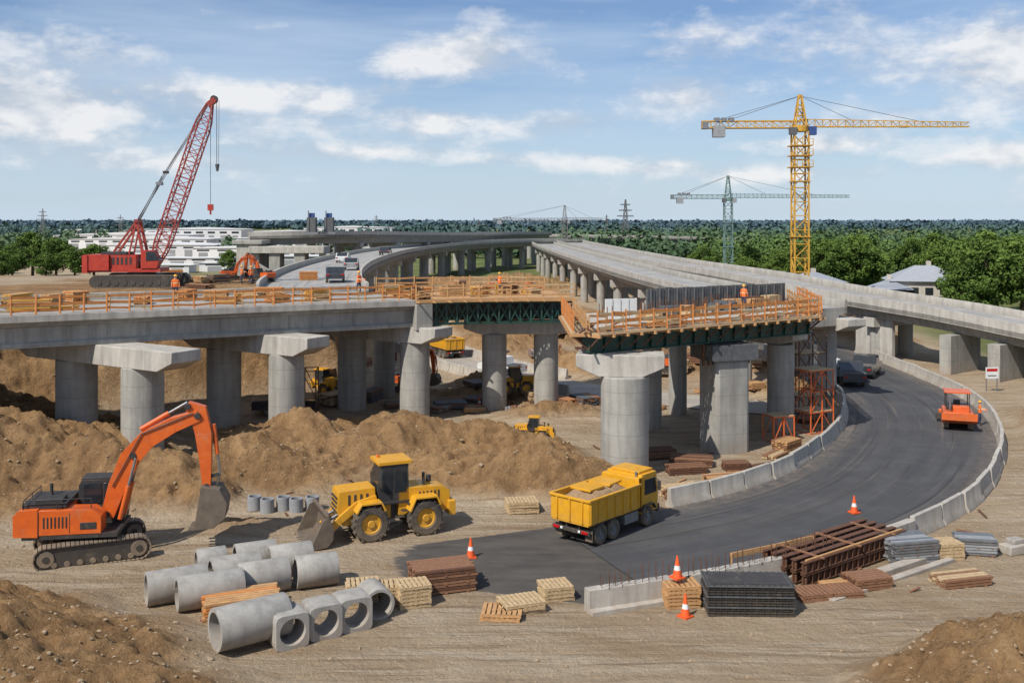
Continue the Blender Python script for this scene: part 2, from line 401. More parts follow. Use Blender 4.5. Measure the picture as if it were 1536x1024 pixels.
def jersey(name,path,step=3.0,h=.95,w=.62):
    mb=MB(); P=resamp(path,step)
    prof=[(-w/2,-.1),(-w/2,.08*h),(-w/2+.14,.3*h),(-.11,h),(.11,h),(w/2-.14,.3*h),(w/2,.08*h),(w/2,-.1)]
    for a,b in zip(P,P[1:]):
        d=(b-a).normalized(); q=Vector((random.uniform(-.05,.05),random.uniform(-.05,.05),random.uniform(-.03,.02)))
        mb.sweep([a+d*.055+q,(a+b)/2+q,b-d*.055+q],prof,'concw')
    return mb.obj(name,bevel=.02)
inner=[p for p in offset(roadc,-RW-.35) if p.x>7.9 and p.y<116]
jersey('concrete_barrier',inner)
outer=[p for p in offset(roadc,RW+.35) if p.x>18.6 and p.y<116]
jersey('concrete_barrier',outer,3.0,1.0)
jersey('concrete_barrier',offset(servc,3.3)[6:34],3.0,.9); jersey('concrete_barrier',offset(servc,-3.3)[10:30],3.0,.9)
mb=MB(); nearw=[p for p in offset(roadc,RW+.3) if 2.4<p.x<=19]
nearw=resamp(nearw,.6)
for k in range(0,len(nearw)-1,6):
    seg=nearw[k:k+7]; 
    if len(seg)<2: continue
    mb.sweep(seg,[(-.25,-.1),(-.22,.85),(.22,.85),(.25,.15),(.5,.12),(.5,-.1)],'concw')
for i,p in enumerate(nearw[1:]):
    for k in range(2):
        for o in (-.12,.12):
            q=p+Vector((.3*k+random.uniform(-.05,.05),o,0)); 
            if i<20: mb.cyl(q+Vector((0,0,.8)),q+Vector((random.uniform(-.05,.05),random.uniform(-.05,.05),1.25+random.random()*.4)),.016,'rust',5)
mb.obj('barrier_foundation_wall',bevel=.03)
mb=MB(); pl=offset([p for p in nearw if 9<p.x<15.5],-.7)
for a,b in zip(pl[::4],pl[4::4]): mb.beam(a+Vector((0,0,1.0)),b+Vector((0,0,1.0)),.06,.22,'wood')
for a in pl[::4]: mb.beam(a,a+Vector((0,0,1.1)),.1,.1,'wood')
mb.obj('timber_formwork_rail')

# ------------------------------------------------------------------ bridges
def railing(mb,path,h=1.1,step=1.6,mat='woodo',rails=(.25,.62,1.02),rw=.13,dz=0,out=0):
    P=[p+Vector((0,0,dz)) for p in resamp(path,step)]
    fr=frames(P)
    for i,(p,t,r) in enumerate(fr):
        q=p+Vector((random.uniform(-.05,.05),0,random.uniform(-.04,.12)))
        mb.beam(p,q+Vector((0,0,h)),.09,.09,mat)
        if out: mb.beam(p+r*.02+Vector((0,0,-.15)),p+r*out+Vector((0,0,-.15)),.1,.14,'wood')
    for a,b in zip(P,P[1:]):
        for z in rails:
            j=random.uniform(-.05,.05); mb.beam(a+Vector((0,0,z+j)),b+Vector((0,0,z-j)),.035,rw,mat if random.random()<.8 else 'woodp')
E=cr([(-60,38,9.6),(-45,48.6,9.5),(-30.1,58.5,9.4),(-18,66.3,9.3),(-7,73.2,9.2)],8)
E2=cr([(-7,73.2,9.2),(-2,75.3,9.15),(4.8,76.6,9.1)],8)
br=empty('highway_bridge')
mb=MB()
mb.sweep(E,[(0,0),(0,-.42),(-.25,-.5),(-10.9,-.5),(-11.2,-.4),(-11.2,0)],'concw')
for o in (-.75,-3.8,-6.9,-10):
    mb.sweep(E,[(o+.33,-.5),(o+.33,-.68),(o+.1,-.8),(o+.1,-1.62),(o+.33,-1.75),(o+.33,-2.0),(o-.33,-2.0),(o-.33,-1.75),(o-.1,-1.62),(o-.1,-.8),(o-.33,-.68),(o-.33,-.5)],'conc')
mb.sweep(E[:-20],[(0.05,0),(0.05,.45),(-.2,.45),(-.3,.0)],'concw')
mb.sweep(E,[(-10.9,0),(-10.9,.5),(-11.15,.5),(-11.2,.0)],'concw')
t=frames(E)[-1]
mb.box(t[0]+t[1]*.5-t[2]*5.4+Vector((0,0,-1.25)),(1.3,11.4,1.9),'conc',rz=math.atan2(t[1].y,t[1].x))
for p,tt,r in frames(resamp(E,2.4))[8:]:
    q=p-r*.66+Vector((0,0,-1.2)); mb.box(q,(.14,.1,.8),'conc',rz=math.atan2(tt.y,tt.x))
mb.obj('deck',parent=br,bevel=.015)
roadmesh('deck_surface',E,-10.85,-.35,'deckroad',.005,parent=br)
mb=MB(); railing(mb,offset(E,-.15)[15:],1.15,1.35,dz=.02); railing(mb,offset(E,-.9)[13:],1.0,2.1,'wood',(.5,.95),.1)
railing(mb,offset(E2,-.1),1.1,1.2,'wood',dz=.02,out=.8); railing(mb,offset(E2,-10.8),1.1,1.6,'wood')
mb.obj('guard_rail',parent=br)
mb=MB()
mb.sweep(E2,[(.1,0),(.1,-.22),(-11.1,-.22),(-11.1,0)],'wood')
for o in (-.4,-3.8,-7.2,-10.6):
    P=resamp(offset(E2,o),.85)
    for a,b in zip(P,P[1:]):
        for z in (-.32,-1.85): mb.beam(a+Vector((0,0,z)),b+Vector((0,0,z)),.3,.16,'green')
        mb.beam(a+Vector((0,0,-.35)),b+Vector((0,0,-1.85)),.1,.09,'green'); mb.beam(a+Vector((0,0,-1.85)),b+Vector((0,0,-.35)),.1,.09,'green')
        mb.beam(a+Vector((0,0,-.3)),a+Vector((0,0,-1.9)),.12,.12,'green')
    if o<-1: mb.sweep(offset(E2,o),[(.02,-.3),(.02,-1.8),(-.02,-1.8),(-.02,-.3)],'form')
mb.obj('steel_truss_span',parent=br)
def pier(parent,cols,r,capa,capb,ztop,ch=1.35,cw=1.9,zb=-1,taper=True,n=28,mat='conc'):
    mb=MB()
    for x,y in cols:
        mb.cyl((x,y,zb),(x,y,ztop-ch+.02),r,mat,n)
    a=Vector((*capa,0));b=Vector((*capb,0));L=(b-a).length;d=(b-a)/L
    mb.M=Matrix.Translation(a)@Matrix.Rotation(math.atan2(d.y,d.x),4,'Z')
    k=.45*ch if taper else 0; q=1.3 if taper else 0
    mb.prism([(0,ztop),(L,ztop),(L,ztop-ch+k),(L-q,ztop-ch),(q,ztop-ch),(0,ztop-ch+k)],-cw/2,cw/2,'concw')
    return mb.obj('pier',parent=parent,bevel=.05)
pier(br,[(-22.7,61.2),(-28.2,64.5)],1.27,(-32.5,67.2),(-19.3,59.0),7.35,1.25,2.2)
pier(br,[(-15.4,68),(-20.6,71.2)],1.2,(-23.5,73.0),(-12.9,66.4),7.3,1.3,2.2)
pier(br,[(-7.3,74.7),(-12.6,78.4)],1.12,(-16,80.6),(-5.0,73.0),7.2,1.2,2.1)
pier(br,[(-1.4,78.7),(2.7,79.2)],.97,(-3.8,79),(4.6,79),7.15,1.0,2.0)
pier(br,[(-10.9,85)],.9,(-14,88),(-6,82.5),7.0,1.0,1.8)
rb=empty('overpass_under_construction')
A=Vector((4.5,58.6,8.3));B=Vector((20.6,69.2,8.2));C=Vector((22.2,80.5,8.4));D=Vector((4.4,69.6,8.4))
mb=MB()
def slab(mb,pts,z0,z1,mat):
    n=len(pts); vs=[(p.x,p.y,z0) for p in pts]+[(p.x,p.y,z1) for p in pts]
    mb.add(vs,[tuple(range(n))[::-1],tuple(range(n,2*n))]+[(k,(k+1)%n,n+(k+1)%n,n+k) for k in range(n)],mat)
slab(mb,[A,B,C,D],8.15,8.4,'wood')
slab(mb,[A.lerp(C,.03),B.lerp(D,.03),C.lerp(A,.03),D.lerp(B,.03)],8.4,8.55,'concw')
for k in range(5):
    a=A.lerp(D,.04+k*.23);b=B.lerp(C,.04+k*.23); a.z=b.z=7.62
    mb.beam(a,b,.06,.95,'green')
    for z in (7.17,8.1): 
        a2=a.copy();b2=b.copy();a2.z=b2.z=z; mb.beam(a2,b2,.45,.07,'green')
    for j in range(17):
        p=a.lerp(b,j/16); mb.box((p.x,p.y,7.63),(.05,.4,.9),'green',rz=math.atan2(b.y-a.y,b.x-a.x))
mb.obj('steel_girders',parent=rb)
mb=MB()
for P,Q in ((A,B),(D,A),(B,C)):
    p=P.copy();q=Q.copy();p.z=q.z=8.5
    d=(q-p).normalized(); r=Vector((d.y,-d.x,0))
    railing(mb,[p+r*.9,q+r*.9],1.25,1.05,'woodo',(.3,.68,1.1),.16)
    railing(mb,[p+r*.1,q+r*.1],1.0,1.3,'wood',(.5,.9),.14)
    L=(q-p).length; n=int(L/1.05)
    for k in range(n+1):
        s=p+d*(L*k/n); mb.beam(s-r*.1+Vector((0,0,-.2)),s+r*1.15+Vector((0,0,-.2)),.12,.18,'wood')
        mb.beam(s+r*1.0+Vector((0,0,-.25)),s+Vector((0,0,-1.05)),.07,.07,'rust')
    for k in range(4):
        o=.2+k*.24; mb.beam(p+r*o+Vector((0,0,-.09)),q+r*o+Vector((0,0,-.09+random.uniform(-.02,.02))),.2,.05,'woodp')
    for k in range(int(L*1.3)):
        s=p+d*random.uniform(0,L)+r*random.uniform(-.2,.8); a=random.uniform(-.4,.4)
        dd=Matrix.Rotation(a,3,'Z')@d
        mb.beam(s+Vector((0,0,random.uniform(0,.4))),s+dd*random.uniform(.8,2)+Vector((0,0,random.uniform(0,.6))),.12,.07,random.choice(['wood','woodo','woodp','rust']))
mb.obj('scaffold_rail',parent=rb)
mb=MB()
for k in range(17):
    p=D.lerp(C,.32+.04*k)-Vector((0,.6,0)); mb.box((p.x,p.y,9.3+.1*random.random()),(.72,.16,1.5),'form',rz=R(32))
    mb.box((p.x,p.y-.12,9.3),(.06,.1,1.6),'steel',rz=R(32))
for k in range(16):
    p=A.lerp(C,.2+.045*k)+Vector((random.uniform(-1,1),random.uniform(-1.5,1.5),0))
    mb.box((p.x,p.y,8.85+random.random()*.2),(1.5,.8,.5),random.choice(['form','woodp','rust','wood']),rz=random.uniform(0,1.5))
for k in range(4): mb.box((6.3+k*.55,64.8+k*.2,9.25),(.5,.12,1.4),'white',rz=.3)
for k in range(130):
    p=A.lerp(B,random.random()).lerp(D.lerp(C,random.random()),random.uniform(.3,.95)); mb.cyl((p.x,p.y,8.5),(p.x,p.y,9.2+random.random()*.4),.03,'rust',5)
mb.obj('formwork_panels',parent=rb)
def hpier(parent,cols,r,cx,cy,L,w,zt,ch,rot):
    d=Vector((math.cos(rot),math.sin(rot)))*L/2
    return pier(parent,cols,r,(cx-d.x,cy-d.y),(cx+d.x,cy+d.y),zt,ch,w)
hpier(rb,[(6.7,59.2)],1.42,6.5,59.6,5.2,2.3,7.14,1.3,R(-8))
mb=MB(); mb.box((13.9,65.3,2.6),(2.5,2.3,7.0),'conc',rz=.35); mb.obj('pier',parent=rb,bevel=.25)
mb=MB(); mb.box((13.9,65.3,6.55),(3.4,2.8,1.0),'form',rz=.35)
for k in range(10): mb.box((12.3+k*.35,64.0+k*.12,6.4),(.1,.2,1.3),'rust',rz=.35)
mb.obj('pier_formwork',parent=rb)
hpier(rb,[(19.3,71.5),(16.5,75.5)],.95,18.4,73,6.5,1.8,7.1,.9,R(-52))
hpier(rb,[(12.9,77.5),(10.2,72.5)],.7,11.6,75.5,7,1.5,7.1,.8,R(60))
def scaffold(mb,x,y,w,d,z0,z1,mat,rz=0):
    T=Matrix.Translation((x,y,0))@Matrix.Rotation(rz,4,'Z'); old=mb.M; mb.M=T
    xsn=[-w/2,0,w/2]; n=max(1,int((z1-z0)/1.4))
    for a in xsn:
        for b in (-d/2,d/2): mb.cyl((a,b,z0),(a,b,z1),.05,mat,6)
    for k in range(n+1):
        z=z0+(z1-z0)*k/n
        for b in (-d/2,d/2): mb.beam((-w/2,b,z),(w/2,b,z),.06,.06,mat)
        for a in xsn: mb.beam((a,-d/2,z),(a,d/2,z),.06,.06,mat)
        if k<n:
            z2=z0+(z1-z0)*(k+1)/n
            for b in (-d/2,d/2): mb.beam((-w/2,b,z),(0,b,z2),.05,.05,mat); mb.beam((w/2,b,z),(0,b,z2),.05,.05,mat)
        if k%2: mb.box((0,0,z+.06),(w,d,.05),'woodp')
    mb.M=old
for x,y,w_,d_,z1,mt,rr in ((21.6,71.5,2.2,1.8,4.4,'orange',.5),(18.3,68.4,1.6,1.4,1.7,'orange',.3),(16.6,78,3,2,6.8,'rust',.3),(22.6,77,2.6,2,6.5,'rust',.4),(-15.5,74,2,2,4,'rust',.1)):
    mb=MB(); scaffold(mb,x,y,w_,d_,0,z1,mt,rr); mb.obj('scaffold_tower')

def viaduct(name,pts,w,side,span,colr=.75,ncol=2,depth=1.5,start=8,wallcol='concw',capf=.92,ph=.8):
    par=empty(name); P=resamp(cr(pts,8),4.0); mb=MB(); s=side
    mb.sweep(P,[(0,0),(0,-.45),(s*.9,-.6),(s*1.3,-depth),(s*(w-1.3),-depth),(s*(w-.9),-.6),(s*w,-.45),(s*w,0)],'conc')
    mb.sweep(P,[(0,-.5),(0,ph),(s*.25,ph),(s*.3,-.02)],wallcol); mb.sweep(P,[(s*(w-.3),0),(s*(w-.26),ph),(s*w,ph),(s*w,-.5)],wallcol)
    mb.obj('deck',parent=par)
    roadmesh('road_surface',P,s*.32,s*(w-.32),'deckroad',.006,parent=par)
    L=0;nxt=start;mb=MB()
    for i,(p,t,r) in enumerate(frames(P)):
        if i: L+=(p-P[i-1]).length
        if L>=nxt and p.y>83:
            nxt+=span; h=Hz(p.x,p.y)
            if h>6: continue
            zt=p.z-depth+.02
            c=p+r*s*w/2
            if float(roaddist(np.array([c.x]),np.array([c.y]))[0])<7.2: continue
            offs=(w*.24,w*.76) if ncol==2 else (w*.5,)
            for o in offs:
                q=p+r*s*o; mb.cyl((q.x,q.y,-1),(q.x,q.y,zt-.9),colr,'conc',18)
            a=p+r*s*w*(1-capf);b=p+r*s*w*capf
            mb.beam((a.x,a.y,zt-.48),(b.x,b.y,zt-.48),1.5,1.0,'concw')
    mb.obj('piers',parent=par)
    return P
viaduct('viaduct',[(-12.3,85.5,9.05),(-14.3,95,9.05),(-17.5,118,9.0),(-20.3,152,8.8),(-21,200,8.7),(-17,250,8.6),(-9,285,8.6),(5,312,8.6),(24,326,8.6)],9.4,-1,20,.9,ph=.7)
viaduct('viaduct',[(6,300,8.2),(7,270,8.1),(9,230,8.0),(13.2,160,7.8),(16.6,118,7.7),(20.8,84,7.75),(22.3,80.8,7.75)],6.8,-1,18,.7,ph=.65)
VP=viaduct('viaduct',[(14,312,8.3),(15.5,262,8.3),(21,178,7.9),(28.5,134,7.4),(32.2,120,6.8),(37,109.5,6.2),(42.6,99.5,5.5),(49,89,4.3),(58,78,3.0)],8.4,-1,18,.8)
viaduct('viaduct',[(-54,205,11.9),(-42,210,12.1),(-31,226,12.0),(-22,262,11.4),(-12,300,10.9),(2,330,10.7),(14,350,10.6)],9,-1,22,1.2,depth=1.9,start=3)
viaduct('viaduct',[(-95,420,7),(-40,405,8.5),(10,400,9),(70,410,8),(140,430,6)],10,-1,24,1.0,depth=1.6)
mb=MB()
mb.box((39.6,108.6,2.4),(5.0,.5,6.2),'concw',rz=R(-62)); 
for k,(x,y,z) in enumerate([(43.8,98.9,4.0),(46.6,94.8,3.6),(50.5,89.2,2.8)]): mb.box((x+1,y+.6,z/2-.2),(1.2,5.5,z),'conc',rz=R(-54))
mb.obj('retaining_wall',bevel=.03)
pr=empty('viaduct_pier_group')
pier(pr,[(26.4,90.2),(27.2,86.0)],.8,(24.5,92.5),(28.6,82.5),6.9,1.1,1.9)
mb=MB()
for dx in (0,3.0):
    mb.box((-41+dx,204+dx,14.3),(1.8,1.8,3.0),'form'); mb.box((-41+dx,204+dx,16.2),(1.0,1.2,1.0),'blue'); mb.beam((-42.3+dx,204+dx,12.6),(-39.5+dx,204+dx,12.6),2.6,.4,'steel')
    mb.cyl((-41.5+dx,203+dx,12.4),(-41.5+dx,203+dx,17.2),.12,'steel',6)
mb.obj('form_traveller')
mb=MB(); mb.box((-53,203,5.2),(4.5,7,10.4),'concw'); mb.box((-45,202,9.3),(15,7,1.4),'concw')
for x in (-47.5,-42.5,-37.5): mb.box((x,201,4.3),(2.2,4,8.6),'conc')
mb.box((-53,203,10.8),(6,8,.8),'conc'); mb.box((-50,198,3),(10,.6,6),'conc',ry=R(30)); mb.obj('bridge_abutment',bevel=.1)

# ------------------------------------------------------------------ cranes
def lattice(mb,a,b,w0,w1,step,rc,rb,mat,side=None,tri=False):
    a=Vector(a);b=Vector(b);d=(b-a);L=d.length;d.normalize()
    sd=Vector(side) if side else (Vector((0,1,0)) if abs(d.y)<.9 else Vector((1,0,0)))
    sd=(sd-d*sd.dot(d)).normalized(); u=d.cross(sd)
    if tri: cs=[(-1,-1),(1,-1),(0,1)]
    else: cs=[(-1,-1),(1,-1),(1,1),(-1,1)]
    n=max(1,round(L/step)); rings=[]
    for k in range(n+1):
        t=k/n; w=w0+(w1-w0)*t if not callable(w0) else w0(t)
        c=a+d*(L*t); rings.append([c+sd*(i*w/2)+u*(j*w/2) for i,j in cs])
    m=len(cs)
    for k in range(n):
        for q in range(m):
            mb.beam(rings[k][q],rings[k+1][q],rc,rc,mat)
            x,y=(q,(q+1)%m) if k%2 else ((q+1)%m,q)
            mb.beam(rings[k][x],rings[k+1][y],rb,rb,mat)
            mb.beam(rings[k][q],rings[k][(q+1)%m],rb,rb,mat)
def tower_crane(loc,zj,ztop,jr,jl,mw,mat,rz=0,tilt=0,base=0):
    mb=MB()
    lattice(mb,(0,0,base),(0,0,zj-1),mw,mw,mw*1.0,mw*.11,mw*.06,mat)
    mb.box((0,0,.4),(mw*2.4,mw*2.4,.9),'concw')
    for z in (zj*.45,zj*.72): mb.box((0,0,z),(mw*1.3,mw*1.3,.12),mat)
    if mw>1.8:
        for z in (zj-6.0,zj-4.4,zj-3): mb.box((0,0,z),(mw*1.5,mw*1.5,.14),mat); railing(mb,[Vector((-mw*.75,-mw*.75,z)),Vector((mw*.75,-mw*.75,z))],.9,.8,mat,(.45,.9),.05)
    mb.cyl((0,0,zj-1),(0,0,zj-.2),mw*.6,mat,14)
    lattice(mb,(0,0,zj-.2),(0,0,ztop),mw*.8,.35,mw*.7,mw*.09,mw*.06,mat)
    jw=mw*.55
    lattice(mb,(0,0,zj+.2),(jr,0,zj+.2+tilt*jr),jw,jw*.6,jw,mw*.06,mw*.035,mat,tri=True,side=(0,1,0))
    lattice(mb,(-jl,0,zj),(0,0,zj),jw*.9,jw*.9,jw*1.2,mw*.08,mw*.045,mat)
    mb.box((-jl*.5,0,zj-jw*.45),(jl,jw*1.1,.1),mat)
    mb.box((-jl+mw*1.2,0,zj-mw*.5),(mw*.85,mw*.7,mw*.8),'grey'); mb.box((-jl+mw*.1+.2,0,zj-.1),(mw*.4,mw*.8,mw*.5),'steel')
    for k in range(3): mb.box((-jl*.85+k*1.0,0,zj+mw*.35),(.7,mw*.6,.55),'steel')
    mb.box((mw*.75,-mw*.5,zj-mw*.5),(mw*.5,mw*.5,mw*.6),'blue' if mw>1.8 else 'grey'); mb.box((-mw*.6,-mw*.4,zj-mw*.5),(mw*.5,mw*.5,mw*.5),'form')
    for x in (jr*.32,jr*.72): mb.cyl((0,0,ztop-.2),(x,0,zj+jw*.5+tilt*x),.035,'form',5)
    mb.cyl((0,0,ztop-.2),(-jl+1,0,zj+.3),.035,'form',5); mb.cyl((0,.3,ztop-.2),(-jl*.8,0,zj+.3),.035,'form',5)
    mb.box((jr*.62,0,zj-.35),(1.1,.8,.25),mat)
    return mb.obj('tower_crane',loc,rz,smooth=False)
tower_crane((40.5,140,0),28.6,32.8,23.4,13.7,1.95,'cyel',R(-2),-.012)
tower_crane((48.4,223,0),20.5,25.3,27,12.8,1.7,'cgreen',R(-1.5),-.004)
tower_crane((17.4,329,0),15.6,20.4,12.8,23.6,1.7,'cdark',R(1))
mb=MB()
for y in (-2.3,2.3):
    def stad(L,h,n=8):
        o=[];r=h/2
        for k in range(n+1): t=-math.pi/2+math.pi*k/n; o.append((L/2-r+r*math.cos(t),r+r*math.sin(t)))
        for k in range(n+1): t=math.pi/2+math.pi*k/n; o.append((-L/2+r+r*math.cos(t),r+r*math.sin(t)))
        return o
    mb.prism(stad(8,1.15),y-.45,y+.45,'black')
    for k in range(28): mb.box((-3.5+k*.26,y,1.16),(.18,.95,.06),'track'); mb.box((-3.5+k*.26,y,.0),(.18,.95,.06),'track')
    for k in range(9): mb.cyl((-3.1+k*.78,y-.5,.5),(-3.1+k*.78,y+.5,.5),.28,'black',10)
mb.box((0,0,.9),(3.5,4,.6),'black'); mb.cyl((0,0,1.1),(0,0,1.5),1.3,'black')
mb.box((-1.2,0,1.6),(6.8,3.0,.35),'red'); mb.box((-3.6,0,2.35),(2.1,3.4,1.5),'red'); mb.box((-4.75,0,2.2),(.5,3.6,1.7),'red')
mb.box((-1.3,-1.0,2.4),(2.4,.9,1.3),'red'); mb.box((-1.3,1.0,2.4),(2.4,.9,1.3),'red'); mb.box((-2.3,0,3.2),(2.4,2.2,.25),'black')
for k in range(5): mb.box((-2.2+k*.4,-1.46,2.5),(.2,.03,.7),'black')
mb.prism([(.4,1.8),(1.9,1.8),(2.1,2.6),(1.6,3.5),(.4,3.5)],-1.6,-.6,'red'); mb.prism([(.9,2.5),(2.14,2.55),(1.64,3.4),(.9,3.4)],-1.63,-.57,'glass')
mb.cyl((-.6,-.5,2.3),(-.6,.5,2.3),.55,'black',16)
for y in (-.8,.8):
    mb.beam((.6,y,1.8),(-.3,y*.7,6.3),.2,.25,'cred'); mb.beam((-3.2,y,2.2),(-.3,y*.7,6.3),.16,.2,'cred'); mb.beam((-1.2,y,2),(-.3,y*.7,6.3),.14,.14,'cred')
mb.beam((-.3,-.8,6.3),(-.3,.8,6.3),.3,.3,'cred')
for z in (3.2,4.2,5.2): mb.beam((.35-.2*(z-3),-.8,z),(.35-.2*(z-3),.8,z),.1,.1,'cred')
F0=Vector((1.2,0,1.7));T0=Vector((6.5,0,17.6))
lattice(mb,F0,T0,lambda t: 1.3*min(1,.35+t*5)*min(1,.4+(1-t)*5),0,.85,.12,.06,'cred')
mb.box((6.7,0,17.8),(.9,.7,.5),'cred',ry=R(-40)); mb.cyl((6.9,-.2,18.1),(6.9,.2,18.1),.35,'black')
for y in (-.3,.3):
    mb.cyl((-.3,y,6.3),(2.0,y*.8,10.6),.05,'black',5); mb.cyl((2.0,y*.8,10.6),(6.4,y*.6,17.7),.035,'steel',5); mb.cyl((-.3,y,6.5),(6.2,y,17.4),.03,'steel',5)
mb.box((1.7,0,9.9),(.5,.8,.3),'steel'); mb.box((2.3,0,11.0),(.4,.7,.25),'black')
mb.cyl((7.15,0,18),(7.15,0,11.7),.03,'black',5); mb.cyl((7.35,.1,18),(7.3,.1,11.7),.02,'black',5); mb.cyl((7.2,0,11.8),(7.2,0,11.1),.22,'form',10,.1)
mb.cyl((6.6,-.2,17.6),(6.6,-.2,7.9),.025,'black',5); mb.box((6.6,-.2,7.6),(.5,.35,.6),'red'); mb.cyl((6.6,-.2,7.4),(6.6,-.2,6.9),.09,'red',8)
mb.obj('crawler_crane',(-34.7,93.3,8.93),R(3),bevel=0,scale=.97)
def pylon(x,y,h):
    mb=MB(); lattice(mb,(0,0,0),(0,0,h*.62),h*.2,h*.07,h*.07,h*.008,h*.005,'cdark'); lattice(mb,(0,0,h*.62),(0,0,h),h*.07,h*.015,h*.05,h*.008,h*.005,'cdark')
    for z,l in ((.68,.17),(.79,.13),(.9,.10)): lattice(mb,(-h*l,0,h*z),(h*l,0,h*z),h*.02,h*.02,h*.04,h*.006,h*.004,'cdark')
    mb.obj('electricity_pylon',(x,y,0),.3,smooth=False)
pylon(57,500,26); pylon(-330,700,24); pylon(-236,600,19); pylon(-150,1100,22); pylon(95,1000,22); pylon(-30,900,17)

# ------------------------------------------------------------------ vehicles
def stadium(L,h,n=8,z0=0):
    o=[];r=h/2
    for k in range(n+1): t=-math.pi/2+math.pi*k/n; o.append((L/2-r+r*math.cos(t),z0+r+r*math.sin(t)))
    for k in range(n+1): t=math.pi/2+math.pi*k/n; o.append((-L/2+r+r*math.cos(t),z0+r+r*math.sin(t)))
    return o
def crawler(mb,L,h,w,y):
    mb.prism(stadium(L-.12,h-.12,10,.06),y-w*.36,y+w*.36,'black')
    r=h/2; straight=L-h; per=2*straight+2*math.pi*r; n=int(per/.19)
    for k in range(n):
        s=per*k/n
        if s<straight: x=-straight/2+s;z=0;a=0
        elif s<straight+math.pi*r: t=(s-straight)/r; x=straight/2+r*math.sin(t);z=r-r*math.cos(t);a=-t
        elif s<2*straight+math.pi*r: x=straight/2-(s-straight-math.pi*r);z=h;a=math.pi
        else: t=(s-2*straight-math.pi*r)/r; x=-straight/2-r*math.sin(t);z=r+r*math.cos(t);a=math.pi-t
        mb.box((x,y,z),(.16,w,.07),'track',ry=a)
    for sg in (-1,1):
        yy=y+sg*w*.37
        for x in np.linspace(-straight/2+.35,straight/2-.35,7): mb.cyl((x,yy-.03,.2),(x,yy+.03,.2),.13,'track',10)
        for x in (-straight/2,straight/2): mb.cyl((x,yy-.04,r),(x,yy+.04,r),r*.72,'track',14); mb.cyl((x,yy-.07,r),(x,yy+.07,r),r*.3,'black',10)
def wheel(mb,x,y,r,w,hub='yellow',lug=True,n=26):
    h=w/2; sg=1 if y>0 else -1
    mb.lathe((x,y-h,r),(0,1,0),[(0,r*.58),(0,r*.9),(w*.15,r),(w*.85,r),(w,r*.9),(w,r*.58),(w*.7,r*.52),(w*.3,r*.52)],'rubber',n)
    mb.cyl((x,y-h*.55,r),(x,y+h*.55,r),r*.54,hub,18); mb.cyl((x,y+sg*h*.3,r),(x,y+sg*h*.85,r),r*.24,hub,12,r*.2)
    mb.lathe((x,y+sg*h*.55,r),(0,sg,0),[(0,r*.58),(h*.2,r*.58),(h*.2,r*.48),(0,r*.44)],hub,18)
    if lug:
        m=18
        for k in range(m):
            t=2*math.pi*k/m
            for q in (-1,1):
                tt=t+(math.pi/m if q>0 else 0)
                mb.box((x+r*1.0*math.sin(tt),y+q*w*.25,r+r*1.0*math.cos(tt)),(r*.13,w*.48,r*.09),'rubber',ry=tt)
